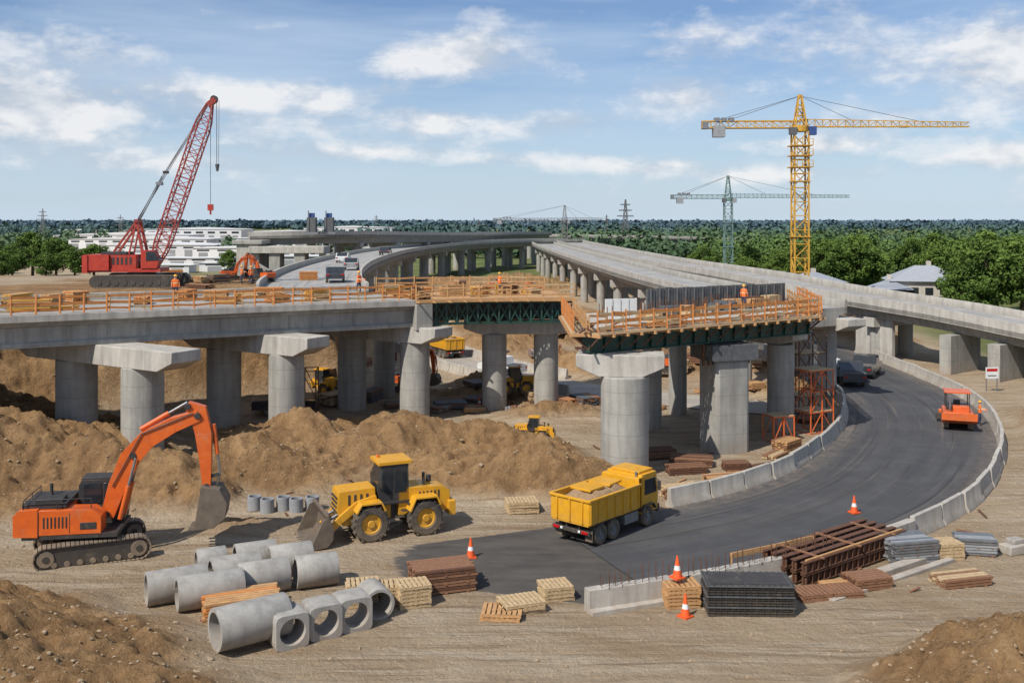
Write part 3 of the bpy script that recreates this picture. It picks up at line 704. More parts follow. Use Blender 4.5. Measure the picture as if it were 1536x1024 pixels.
def excavator(name,loc,rz,scale=1,tr=0):
    mb=MB()
    mb.M=Matrix.Rotation(tr,4,'Z')
    for y in (-1.35,1.35): crawler(mb,4.9,1.0,.62,y)
    mb.box((0,0,.62),(2.6,2.2,.45),'black'); mb.cyl((0,0,.8),(0,0,1.15),.75,'black',20)
    mb.M=Matrix.Identity(4)
    mb.box((-.6,0,1.28),(4.1,2.8,.2),'black')
    mb.prism([(-3.0,1.35),(-1.95,1.3),(-1.95,2.55),(-2.75,2.55),(-3.0,2.3)],-1.45,1.45,'orange')
    mb.prism([(-1.93,1.38),(.75,1.38),(.75,2.15),(.35,2.45),(-1.93,2.5)],-1.42,-.42,'orange')
    mb.prism([(-1.93,1.38),(-.75,1.38),(-.75,2.45),(-1.93,2.5)],-.4,1.42,'orange')
    mb.box((-1.75,0,2.62),(1.9,2.3,.22),'black'); mb.box((-1.6,-.6,2.8),(1.2,.8,.2),'black'); mb.cyl((-1.9,.5,2.7),(-1.9,.5,3.25),.08,'black',10)
    for k in range(7): mb.box((-1.7+k*.16,-1.43,1.95),(.06,.03,.5),'black')
    mb.box((.2,-1.43,1.75),(.7,.03,.3),'black'); mb.box((-.6,-1.43,1.9),(.02,.02,.9),'black'); mb.box((-1.94,-1.43,1.9),(.03,.04,1.1),'black')
    for a,b in (((-2.6,-1.3),(.3,-1.3)),((-2.6,1.3),(-2.6,-1.3))):
        mb.beam((*a,2.95),(*b,2.95),.04,.04,'black')
        for t in (0,.5,1): x=a[0]+(b[0]-a[0])*t;y=a[1]+(b[1]-a[1])*t; mb.beam((x,y,2.5),(x,y,2.95),.04,.04,'black')
    mb.prism([(-.68,1.4),(1.35,1.4),(1.45,2.2),(1.1,3.35),(-.55,3.35),(-.68,3.1)],.42,1.45,'black')
    mb.prism([(-.45,2.25),(.35,2.25),(.35,3.2),(-.45,3.2)],.39,.45,'glass'); mb.prism([(.45,2.0),(1.32,2.2),(1.02,3.2),(.45,3.2)],.39,.45,'glass')
    mb.prism([(1.37,1.6),(1.47,2.2),(1.14,3.25),(1.1,3.25),(1.40,2.2),(1.32,1.6)],.5,1.38,'glass')
    mb.box((.3,.93,3.4),(1.7,1.0,.1),'black')
    mb.limb([(.75,1.8),(1.2,3.2),(1.75,4.45),(2.5,5.3),(3.7,5.95),(4.85,6.35)],[.6,.8,.92,.86,.7,.52],-.32,.27,'orange')
    mb.limb([(4.3,6.85),(4.8,6.55),(5.05,5.5),(5.15,4.2),(5.2,3.0)],[.34,.8,.75,.54,.38],-.26,.21,'orange')
    for c in ((.75,1.9),(4.8,6.35),(5.2,3.0),(1.9,4.6),(4.35,6.8)): mb.cyl((c[0],-.38,c[1]),(c[0],.33,c[1]),.15,'black',12)
    def hyd(a,b,y,f=.55,r=.11):
        a=Vector((a[0],y,a[1]));b=Vector((b[0],y,b[1])); m=a.lerp(b,f); mb.cyl(a,m,r,'orange',12); mb.cyl(m,b,r*.55,'steel',10)
    hyd((1.35,1.7),(2.05,4.5),-.44); hyd((1.35,1.7),(2.05,4.5),.39); hyd((2.2,5.75),(4.3,6.95),-.02,.6,.12); hyd((5.5,5.9),(5.8,3.5),-.02,.6,.1)
    mb.beam((5.15,-.02,3.4),(5.75,-.02,3.5),.3,.12,'black'); mb.beam((5.75,-.02,3.5),(5.65,-.02,2.8),.3,.12,'black')
    for y in (-.37,.32): 
        mb.cyl((1.0,y,3.2),(2.3,y,5.6),.03,'black',6); mb.cyl((2.3,y,5.6),(4.6,y,6.5),.03,'black',6)
    ob=[(5.0,3.1),(5.85,2.95),(6.2,2.3),(6.1,1.6),(5.6,1.15),(4.7,1.1)]
    ib=[(4.75,1.2),(5.5,1.3),(5.95,1.7),(6.02,2.3),(5.75,2.8),(5.05,2.95)]
    for i in range(5):
        a,b=ob[i],ob[i+1]; c,d=ib[4-i],ib[5-i]; mb.prism([a,b,c,d],-.72,.68,'bucket')
    for y in (-.74,.66): mb.prism([(5.0,3.1),(5.85,2.95),(6.2,2.3),(6.1,1.6),(5.6,1.15),(4.7,1.1),(4.85,2.1)],y,y+.05,'bucket')
    for k in range(5): mb.box((4.58,-.6+.29*k,1.1),(.3,.1,.09),'bucket')
    return mb.obj(name,loc,rz,bevel=.025,scale=scale)
ex=excavator('excavator',(-19.0,45.0,Hz(-19.0,45)-.02),R(9),.97,R(16))
dup(ex,(-24.6,98,8.95),R(150),.42); dup(ex,(-29,103,8.95),R(20),.38)

def loader(name,loc,rz,scale=1):
    mb=MB()
    for x in (1.35,-1.45):
        for y in (-1.12,1.12): wheel(mb,x,y,.88,.62)
    mb.box((1.1,0,1.25),(1.9,1.1,.8),'yellow'); mb.box((1.35,0,.9),(.5,1.7,.4),'black'); mb.box((-1.45,0,.9),(.5,1.7,.4),'black')
    for y in (-1.12,1.12):
        mb.limb([(.65,1.5),(.85,1.9),(1.85,1.9),(2.1,1.5)],[.1]*4,y-.36,y+.36,'yellow'); mb.limb([(-2.2,1.5),(-2.0,1.92),(-.9,1.92),(-.6,1.3)],[.1]*4,y-.36,y+.36,'yellow')
    mb.prism([(-2.9,1.0),(-.2,1.0),(-.2,2.35),(-2.5,2.25),(-2.9,2.0)],-.75,.75,'yellow'); mb.box((-2.95,0,1.15),(.35,2.1,.7),'yellow')
    for k in range(6): mb.box((-2.3+k*.2,.76,1.85),(.08,.03,.45),'black')
    mb.box((-2.92,0,1.65),(.06,1.1,.6),'black'); mb.cyl((-1.6,.4,2.2),(-1.6,.4,2.95),.08,'black',10); mb.cyl((-2.1,-.3,2.2),(-2.1,-.3,2.6),.14,'black',10)
    mb.box((.1,0,1.2),(.6,.7,.9),'black')
    mb.prism([(-.75,1.7),(.75,1.7),(.9,2.35),(.62,3.55),(-.7,3.55)],-.75,.75,'black')
    for y in (-.77,.74): mb.prism([(-.6,2.15),(.02,2.15),(.02,3.42),(-.6,3.42)],y,y+.03,'glass'); mb.prism([(.1,2.0),(.78,2.32),(.54,3.42),(.1,3.42)],y,y+.03,'glass')
    mb.prism([(.84,2.0),(.92,2.35),(.66,3.45),(.63,3.45),(.88,2.35),(.8,2.0)],-.66,.66,'glass'); mb.box((-.72,0,2.85),(.04,1.3,1.1),'glass')
    mb.box((-.03,0,3.64),(1.75,1.65,.17),'yellow'); mb.box((0,0,1.68),(1.8,1.7,.12),'black')
    for y in (-.95,.95): mb.box((.75,y,2.7),(.08,.2,.35),'black'); mb.beam((.7,y*.8,3.2),(.75,y,2.85),.03,.03,'black')
    for k in range(4): mb.box((.1-.3*k,1.0,.7+.3*k),(.45,.28,.05),'black')
    mb.cyl((.55,-.4,3.7),(.55,-.4,3.85),.08,'orange',8)
    mb.prism([(1.5,.8),(2.6,.75),(2.9,1.5),(2.8,2.45),(1.0,2.5),(.95,1.5)],-.7,.7,'yellow')
    for k in range(6): mb.box((2.88,0,1.0+k*.22),(.06,1.05,.1),'black',ry=R(-6))
    for k in range(4): mb.box((1.4+k*.3,.71,2.0),(.12,.03,.5),'black')
    for y in (-.86,.72): mb.limb([(.95,2.0),(1.9,1.75),(2.8,1.1),(3.35,.55)],[.32,.40,.36,.3],y,y+.14,'yellow')
    mb.cyl((2.5,.4,1.4),(3.2,.4,1.1),.08,'steel'); mb.cyl((2.5,-.4,1.4),(3.2,-.4,1.1),.08,'steel')
    sh=[(3.5,1.55),(3.25,1.0),(3.3,.45),(3.55,.12),(4.45,.02)]; ih=[(4.45,.08),(3.6,.2),(3.4,.5),(3.35,1.0),(3.58,1.53)]
    for i in range(4): mb.prism([sh[i],sh[i+1],ih[3-i],ih[4-i]],-1.6,1.6,'bucket')
    for y in (-1.63,1.58): mb.prism([(3.5,1.55),(3.25,1.0),(3.3,.45),(3.55,.12),(4.45,.02),(4.3,.35),(3.8,1.4)],y,y+.05,'bucket')
    mb.box((3.54,0,1.58),(.14,3.2,.12),'bucket')
    for k in range(9): mb.box((4.5,-1.45+k*.36,.05),(.22,.12,.06),'bucket')
    return mb.obj(name,loc,rz,bevel=.02,scale=scale)
ld=loader('wheel_loader',(-5.9,48.4,Hz(-5.9,48.4)-.02),R(203),.96)

def dumptruck(name,loc,rz,scale=1):
    mb=MB()
    for x in (-2.15,-1.05,2.0):
        for y in (-1.0,1.0): wheel(mb,x,y,.52,.42,'steel',False)
    for y in (-.4,.4): mb.box((0,y,.85),(5.9,.12,.25),'black')
    for x in (-2.15,-1.05,2.0): mb.box((x,0,.52),(.2,1.7,.2),'black')
    mb.box((.5,-.95,.75),(1.2,.45,.5),'steel'); mb.box((.5,.95,.75),(1.2,.45,.5),'black')
    zb=1.12
    mb.box((-1.0,0,zb),(4.3,2.3,.12),'yellow')
    for y in (-1.2,1.2):
        mb.box((-1.0,y,zb+.62),(4.3,.07,1.2),'yellow'); mb.box((-1.0,y*1.03,zb+1.22),(4.4,.16,.13),'yellow')
        for k in range(7): mb.box((-3.05+k*.68,y*1.04,zb+.6),(.09,.09,1.1),'yellow')
    mb.box((-3.13,0,zb+.62),(.07,2.4,1.2),'yellow'); mb.box((1.13,0,zb+.75),(.08,2.4,1.5),'yellow'); mb.box((-3.17,0,zb+1.22),(.14,2.5,.12),'yellow')
    for y in (-.8,0,.8): mb.box((-3.2,y,zb+.6),(.07,.1,1.1),'yellow')
    mb.box((1.4,0,zb+1.5),(.6,2.3,.08),'yellow')
    n=14;m=9; vs=[];fs=[]
    for i in range(n):
        for j in range(m):
            u=i/(n-1);v=j/(m-1); e=min(u,1-u)*min(v,1-v)*16
            vs.append((-3.05+4.1*u,-1.12+2.24*v,zb+.95+.40*min(1,e)+random.uniform(-.07,.07)))
    for i in range(n-1):
        for j in range(m-1): fs.append((i*m+j,i*m+j+1,(i+1)*m+j+1,(i+1)*m+j))
    mb.add(vs,fs,'soil')
    for k in range(2): mb.box((-1.6+k*1.5,.1,zb+1.42),(1.2,1.3,.12),'yellow',rz=.1*k)
    mb.box((-3.05,0,.72),(.12,2.35,.2),'black')
    for y in (-.9,.9): mb.box((-3.13,y,.74),(.05,.4,.14),'taill'); mb.box((-3.13,y*.62,.74),(.05,.14,.12),'white'); mb.box((-2.85,y*1.08,.55),(.03,.45,.6),'rubber')
    for y in (-1.0,1.0):
        mb.limb([(-2.85,.95),(-2.6,1.08),(-.6,1.08),(-.4,.95)],[.04]*4,y-.22,y+.22,'black')
    mb.prism([(1.5,.7),(2.95,.7),(3.02,1.5),(2.85,2.75),(1.5,2.75)],-1.12,1.12,'yellow')
    for y in (-1.14,1.11): mb.prism([(1.75,1.65),(2.86,1.65),(2.74,2.45),(1.75,2.45)],y,y+.03,'glass')
    mb.prism([(3.03,1.55),(2.9,2.55),(2.87,2.55),(2.99,1.55)],-1.0,1.0,'glass'); mb.box((1.49,0,2.2),(.03,1.4,.6),'glass')
    mb.box((3.05,0,.75),(.2,2.25,.4),'black'); mb.box((2.2,0,2.82),(1.3,1.8,.12),'yellow')
    for y in (-1.3,1.3): mb.box((2.85,y,2.0),(.08,.18,.5),'black'); mb.beam((2.8,y*.85,2.4),(2.85,y,2.25),.04,.04,'black'); mb.limb([(1.4,.85),(1.6,1.15),(2.4,1.15),(2.6,.85)],[.05]*4,y*.82-.25,y*.82+.2,'black')
    mb.cyl((1.42,-.8,.9),(1.42,-.8,2.9),.07,'steel',10)
    return mb.obj(name,loc,rz,bevel=.015,scale=scale)
dt=dumptruck('dump_truck',(4.65,48.4,.02),R(48),.93)
dup(dt,(-7.5,111,.04),R(118),.9)

def car(name,loc,rz,paint='white',pickup=False,scale=1):
    mb=MB()
    for x in (-1.35,1.35):
        for y in (-.8,.8): wheel(mb,x,y,.34,.24,'steel',False,18)
    if pickup:
        mb.prism([(-2.5,.42),(2.4,.42),(2.45,.85),(2.3,1.02),(1.1,1.1),(.5,1.75),(-.7,1.75),(-.85,1.08),(-2.5,1.08)],-.9,.9,paint)
        mb.box((-1.7,0,1.09),(1.5,1.5,.04),'black')
        for y in (-.92,.90): mb.prism([(-.7,1.12),(.95,1.12),(.45,1.68),(-.62,1.68)],y,y+.02,'glass')
        mb.prism([(1.1,1.13),(.53,1.76),(.50,1.72),(1.04,1.12)],-.78,.78,'glass')
    else:
        mb.prism([(-2.2,.4),(2.2,.4),(2.25,.75),(2.0,.92),(1.1,1.0),(.45,1.45),(-1.1,1.48),(-1.9,1.0),(-2.25,.9)],-.88,.88,paint)
        for y in (-.90,.88): mb.prism([(-1.6,1.02),(.95,1.02),(.42,1.4),(-1.05,1.42)],y,y+.02,'glass')
        mb.prism([(1.1,1.03),(.48,1.46),(.45,1.42),(1.0,1.01)],-.76,.76,'glass'); mb.prism([(-1.95,1.02),(-1.14,1.5),(-1.1,1.46),(-1.85,1.0)],-.76,.76,'glass')
    for y in (-.7,.7): mb.box((-2.3 if not pickup else -2.52,y,.82),(.05,.25,.14),'taill'); mb.box((2.26 if not pickup else 2.43,y,.72),(.05,.3,.12),'white')
    return mb.obj(name,loc,rz,bevel=.04,scale=scale)
for x,y,z,r_,c_ in ((-17.4,98,9.06,100,'darkcar'),(-20.0,124,8.98,97,'grey'),(-25.4,150,8.82,92,'white'),(-23.5,185,8.75,88,'darkcar')): car('car',(x,y,z),R(r_),c_)
car('pickup_truck',(31.4,92.5,.03),R(80),'darkcar',True,1.15); car('pickup_truck',(34.5,97,.03),R(60),'darkcar',True,1.15); car('pickup_truck',(30.6,96,.03),R(85),'white',True)
car('pickup_truck',(-17.5,77,Hz(-17.5,77)),R(10),'darkcar',True); car('pickup_truck',(-1,97.5,.05),R(140),'white',True)
mb=MB()
for y in (-.9,.9): crawler(mb,2.6,.7,.4,y)
mb.box((0,0,1.0),(3.2,2.2,.7),'orange'); mb.prism([(1.6,.5),(2.6,.9),(2.6,1.5),(1.6,1.3)],-1.3,1.3,'orange'); mb.box((-1.9,0,.45),(.7,3.0,.5),'black'); mb.box((-1.9,0,.85),(.5,2.6,.25),'orange')
mb.box((-.3,0,1.5),(1.6,1.6,.4),'black'); 
for x in (-1.1,.5):
    for y in (-.85,.85): mb.beam((x,y,1.4),(x,y,2.75),.08,.08,'black')
mb.box((-.3,0,2.8),(2.0,2.0,.12),'orange'); mb.box((-.6,0,1.8),(.5,.5,.5),'black'); mb.box((.9,.2,1.55),(.9,1.2,.5),'orange'); mb.cyl((1.1,-.6,1.5),(1.1,-.6,2.6),.07,'steel',8)
mb.obj('road_paver',(32.6,72.9,.03),R(250),bevel=.02,scale=.9)
# ------------------------------------------------------------------ stacks
def pallet_geo(mb,L,W,z,mat,jit=.03):
    a=random.uniform(-jit,jit); dx=random.uniform(-jit,jit)
    old=mb.M; mb.M=old@Matrix.Translation((dx,a,z))@Matrix.Rotation(a,4,'Z')
    for y in (-W/2+.05,0,W/2-.05): mb.box((0,y,.06),(L,.09,.09),mat)
    n=max(4,int(L/.17))
    for k in range(n): mb.box((-L/2+.06+(L-.12)*k/(n-1),0,.122),(L/n*.78,W,.025),mat)
    for x in (-L/2+.06,0,L/2-.06): mb.box((x,0,.008),(.1,W,.02),mat)
    mb.M=old
def pallets(x,y,rz,layers,mat='woodp',L=1.25,W=1.05,cols=1,z=None,rows=1,name='wooden_pallet_stack'):
    mb=MB()
    for c in range(cols):
        for r_ in range(rows):
            for k in range(layers-random.randint(0,1)*(layers>3)):
                mb.M=Matrix.Translation((c*(L+.06)-(cols-1)*L/2,r_*(W+.06),0)); pallet_geo(mb,L,W,k*.145,mat)
    zz=Hz(x,y) if z is None else z
    return mb.obj(name,(x,y,zz),rz,smooth=False)
def lumber(x,y,rz,L,W,layers,mat='woodo',z=None,name='lumber_stack',mat2=None,t=.09):
    mb=MB()
    for k in range(layers):
        n=max(3,int(W/.2))
        for j in range(n):
            mb.box((random.uniform(-.06,.06),-W/2+W*(j+.5)/n,.1+k*(t+.03)),(L*random.uniform(.94,1),W/n*.86,t),mat if not mat2 or random.random()<.6 else mat2)
        if k%3==0:
            for x_ in (-L*.35,0,L*.35): mb.box((x_,0,.035+k*(t+.03)),(.1,W*1.02,.07 if k==0 else .03),'woodb')
    return mb.obj(name,(x,y,Hz(x,y) if z is None else z),rz,smooth=False)
lumber(-10.4,38.3,R(22),2.9,1.5,6,'wood',mat2='woodo'); 
pallets(-5.3,39.4,R(12),6,'woodp',cols=2); pallets(-3.9,39.2,R(20),6,'woodp'); 
lumber(-2.9,40.9,R(18),2.6,1.6,8,'woodb',mat2='rust')
pallets(.35,38.6,R(20),3,'woodp',L=1.6,W=1.2,cols=1); pallets(-.4,38.0,R(-5),2,'wood',L=1.5,W=1.2); pallets(1.75,39.9,R(15),5,'woodp',L=1.2,W=1.1)
pallets(.5,51.6,R(10),4,'woodp',L=1.6,W=1.2)
pallets(6.6,39.2,R(8),7,'wood',L=1.35,W=1.15)
lumber(5.3,39.6,R(20),1.4,.5,1,'woodb')
mb=MB()
for k in range(12):
    z=.06+k*.1
    for j in range(9): mb.beam((-1.65+random.uniform(-.05,.05),-.75+j*.185,z),(1.65+random.uniform(-.05,.05),-.75+j*.185,z),.03,.05,'black')
    for j in range(15): mb.beam((-1.6+j*.23,-.8,z+.03),(-1.6+j*.23,.8,z+.03),.03,.05,'black')
    if k%4==3: mb.box((0,0,z),(3.35,1.66,.035),'form')
mb.box((0,0,.62),(3.0,1.3,1.2),'black')
mb.obj('rebar_mesh_bundle',(9.1,38.6,Hz(9.1,38.6)),R(-2),smooth=False)
pallets(12.6,39.9,R(12),2,'woodb',L=1.3,W=1.1,cols=2); 
mb=MB()
for k in range(2):
    for j in range(5):
        y=-1.0+j*.5; z=.1+k*.5
        for dz in (0,.42): mb.box((0,y,z+dz),(7.4,.26,.04),'rust')
        mb.box((0,y,z+.21),(7.4,.03,.4),'rust')
        for q in range(19): mb.box((-3.6+q*.4,y,z+.21),(.03,.24,.38),'rust')
for x in (-2.8,0,2.8): mb.box((x,0,.05),(.2,2.5,.09),'woodb')
for q in range(3): mb.box((-2.6+q*2.6,-.1,1.06),(.1,2.3,.06),'woodb')
mb.box((0,-1.0,1.08),(7.0,.1,.06),'wood')
mb.obj('steel_beam_stack',(14.3,43.9,Hz(14.3,43.9)),R(37),smooth=False)
mb=MB(); mb.box((0,0,.1),(9,.5,.3),'concw'); mb.box((0,-.7,.06),(8.4,.35,.2),'concw'); mb.obj('concrete_curb_stack',(15.6,42.2,Hz(15.6,42.2)),R(35),bevel=.02)
lumber(14.6,40.9,R(15),1.7,1.1,4,'woodb',mat2='rust'); lumber(13.3,40.6,R(15),1.3,1.0,2,'wood'); lumber(18.6,41.3,R(15),2.3,1.1,3,'woodb',mat2='woodp')
lumber(17.6,44.4,R(12),2.2,1.6,8,'steel',mat2='grey',name='steel_formwork_stack'); pallets(19.4,44.6,R(10),5,'woodp',cols=1); lumber(21.0,45.2,R(-10),1.7,1.2,6,'grey',mat2='steel',name='steel_formwork_stack')
mb=MB(); mb.box((0,0,.2),(1.2,.7,.4),'concw'); mb.box((.2,.1,.5),(.7,.5,.2),'pipe'); mb.obj('concrete_block_pile',(22.8,45.2,Hz(22.8,45.2)),.4,bevel=.03)
for x,y,r,l,w in ((12.6,57.6,.3,3,1.2),(11,61.2,-.2,2.6,1.4),(15.6,60.5,.5,2.2,1.2),(10.4,59.3,.2,2.4,1.0),(9.3,63.0,.2,2,1.2),(16.8,63.5,.9,2,1),(22,74.5,.5,2,1.5),(9.2,54.6,.4,2.2,.7),(18.2,66,.8,2,1.2),(13.5,60,.1,1.6,1)): lumber(x,y,r,l,w,random.randint(2,5),random.choice(['woodp','wood','rust']),mat2='woodb')
mb=MB()
for k in range(90):
    x=random.uniform(-13,26); y=random.uniform(40,66); d=float(roaddist(np.array([x]),np.array([y]))[0])
    if d<6 or abs(x)>y*.5: continue
    if x<5 and random.random()<.4: continue
    z=Hz(x,y); 
    if z>.6: continue
    a=random.uniform(0,3.14); l=random.uniform(.3,1.3)/2; mb.beam((x-l*math.cos(a),y-l*math.sin(a),z+.04),(x+l*math.cos(a),y+l*math.sin(a),z+.05+random.random()*.06),.10,.05,random.choice(['woodb','wood','woodb','rust','woodb']))
mb.obj('scattered_planks',smooth=False)
for k in range(26):
    i=random.randint(14,len(E)-3); p=offset(E,-random.uniform(2,9.5))[i]
    lumber(p.x,p.y,random.uniform(0,3),random.uniform(1.2,2.6),random.uniform(.7,1.2),random.randint(2,6),random.choice(['woodo','woodp','wood','rust','yellow']),z=p.z+.02,mat2='wood')
for k in range(14):
    p=offset(E2,-random.uniform(1,9))[random.randint(1,14)]; lumber(p.x,p.y,random.uniform(0,3),2,1,random.randint(2,7),random.choice(['yellow','wood','woodo','rust']),z=p.z+.02,mat2='wood')
for k in range(16):
    x=random.uniform(-42,-20); y=random.uniform(88,106)
    if abs(x+34.7)<6 and abs(y-93.3)<5: continue
    lumber(x,y,random.uniform(0,3),random.uniform(1.5,3),random.uniform(.8,1.4),random.randint(3,9),random.choice(['woodo','woodp','rust','grey','form']),mat2='wood')
for k in range(95):
    x=random.uniform(-22,26);y=random.uniform(78,80+70*random.random())
    if float(roaddist(np.array([x]),np.array([y]))[0])<7 or float(pdist(np.array([x]),np.array([y]),scp)[0])<4.5 or Hz(x,y)>3: continue
    lumber(x,y,random.uniform(0,3),random.uniform(1.2,3.0),random.uniform(.8,1.8),random.randint(2,8),random.choice(['woodp','rust','grey','woodp','woodo','form','wood']),mat2='woodb')
dup(ld,(1.5,67.2,Hz(1.5,67.2)),R(170),.45); dup(ld,(0.2,81.5,Hz(.2,81.5)),R(10),.62); dup(ex,(6,122,Hz(6,122)),R(200),.9); dup(ex,(-6,150,Hz(-6,150)),R(20),.9); dup(ex,(14,95,Hz(14,95)),R(160),.6); dup(ex,(-9.5,88,Hz(-9.5,88)),R(-20),.55); dup(ld,(-16,84,Hz(-16,80)),R(-30),.6)
# ------------------------------------------------------------------ pipes
def pipe(x,y,rz,L,ro,z=0):
    mb=MB(); mb.lathe((0,0,0),(1,0,0),[(0,ro*.80),(0,ro*.99),(.02,ro),(L-.02,ro),(L,ro*.98),(L,ro*.80)],'pipe',36)
    return mb.obj('concrete_pipe',(x,y,Hz(x,y)+ro+z-.04),rz)
for x,y,a,l in ((-14.3,38.9,27,2.3),(-12.9,38.3,26,2.5),(-11.0,40.0,27,2.0),(-12.3,40.6,28,2.0),(-8.9,40.9,22,1.7),(-10.3,42.2,25,1.8),(-11.8,42.4,25,1.7),(-13.2,41.6,25,1.2)): pipe(x,y,R(a),l,.66)
pipe(-10.3,34.5,R(36),2.6,.74)
pipe(-5.0,37.6,R(115),1.3,.60)
for x,y,a in ((-8.0,35.5,-58),(-6.95,36.3,-60),(-5.95,37.0,-62)):
    mb=MB(); s=.62; n=32; L=1.1; vs=[];fs=[]
    for xx in (0,L):
        for k in range(n):
            t=2*math.pi*k/n; c,q=math.cos(t),math.sin(t); m_=max(abs(c),abs(q)); rr=min(1/m_,1.30); vs.append((xx,s*rr*c,s*rr*q))
        for k in range(n):
            t=2*math.pi*k/n; vs.append((xx,s*.74*math.cos(t),s*.74*math.sin(t)))
    for k in range(n):
        j=(k+1)%n; o0,i0_,o1,i1=0,n,2*n,3*n
        fs+=[(o0+k,o0+j,o1+j,o1+k),(i0_+j,i0_+k,i1+k,i1+j),(o0+j,o0+k,i0_+k,i0_+j),(o1+k,o1+j,i1+j,i1+k)]
    mb.add(vs,fs,'pipe'); mb.obj('box_culvert',(x-.5*L*math.cos(R(a)),y-.5*L*math.sin(R(a)),Hz(x,y)+s-.02),R(a),bevel=.02)
for k in range(5):
    x=-13.4+k*.75; y=52-.35*(k%2)-.2; mb=MB(); mb.lathe((0,0,0),(0,0,1),[(0,.28),(0,.36),(.7,.36),(.7,.28)],'grey',24); mb.cyl((0,0,0),(0,0,.6),.27,'form',16); mb.obj('precast_ring',(x,y,Hz(x,y)),0)
def cone(x,y,z=None):
    mb=MB(); mb.box((0,0,.03),(.42,.42,.06),'cone'); mb.cyl((0,0,.06),(0,0,.30),.17,'cone',18,.125); mb.cyl((0,0,.30),(0,0,.46),.1255,'white',18,.09); mb.cyl((0,0,.46),(0,0,.8),.09,'cone',18,.03)
    mb.obj('traffic_cone',(x,y,Hz(x,y) if z is None else z),random.random(),scale=1.1)
cone(-1.85,44.6); cone(6.5,39.15,Hz(6.6,39.2)+1.03); cone(6.6,37.9); cone(17.6,51.2,.03); cone(-2.6,80)
mb=MB(); mb.beam((-.5,0,0),(-.5,0,2),.07,.07,'steel'); mb.beam((.5,0,0),(.5,0,2),.07,.07,'steel'); mb.box((0,-.06,1.6),(1.2,.04,1.0),'white'); mb.box((0,-.085,1.85),(1.0,.01,.25),'taill'); mb.box((0,-.085,1.35),(.8,.01,.08),'black'); mb.obj('site_sign',(42.4,88,Hz(42.4,88)),.1)
mb=MB()
ico=[(0,0,1),(.9,0,.4),(.28,.85,.4),(-.72,.52,.4),(-.72,-.52,.4),(.28,-.85,.4),(.72,.52,-.4),(-.28,.85,-.4),(-.9,0,-.4),(-.28,-.85,-.4),(.72,-.52,-.4),(0,0,-1)]
icf=[(0,1,2),(0,2,3),(0,3,4),(0,4,5),(0,5,1),(1,6,2),(2,7,3),(3,8,4),(4,9,5),(5,10,1),(6,7,2),(7,8,3),(8,9,4),(9,10,5),(10,6,1),(11,7,6),(11,8,7),(11,9,8),(11,10,9),(11,6,10)]
N=11000; px=rng.uniform(-34,40,N); py=29+50*rng.random(N)**1.4; hh,mo,_,rd,_2=terrain(px,py); 
for x,y,z,m_,d in zip(px,py,hh,mo,rd):
    if d<5.6 or abs(x)>y*.56: continue
    if m_<.3 and random.random()<.3: continue
    s=.025+.09*random.random()**4+(.05*random.random()**2 if m_>.3 else 0); q=[random.uniform(.6,1.2) for _ in range(3)]; a=random.random()*6
    ca,sa=math.cos(a),math.sin(a)
    mb.add([(x+s*(u*ca-v*sa)*q[0],y+s*(u*sa+v*ca)*q[1],z+s*w*q[2]*.7) for u,v,w in [(i+random.uniform(-.2,.2),j+random.uniform(-.2,.2),k) for i,j,k in ico]],icf,'rock')
mb.obj('rubble',smooth=False)

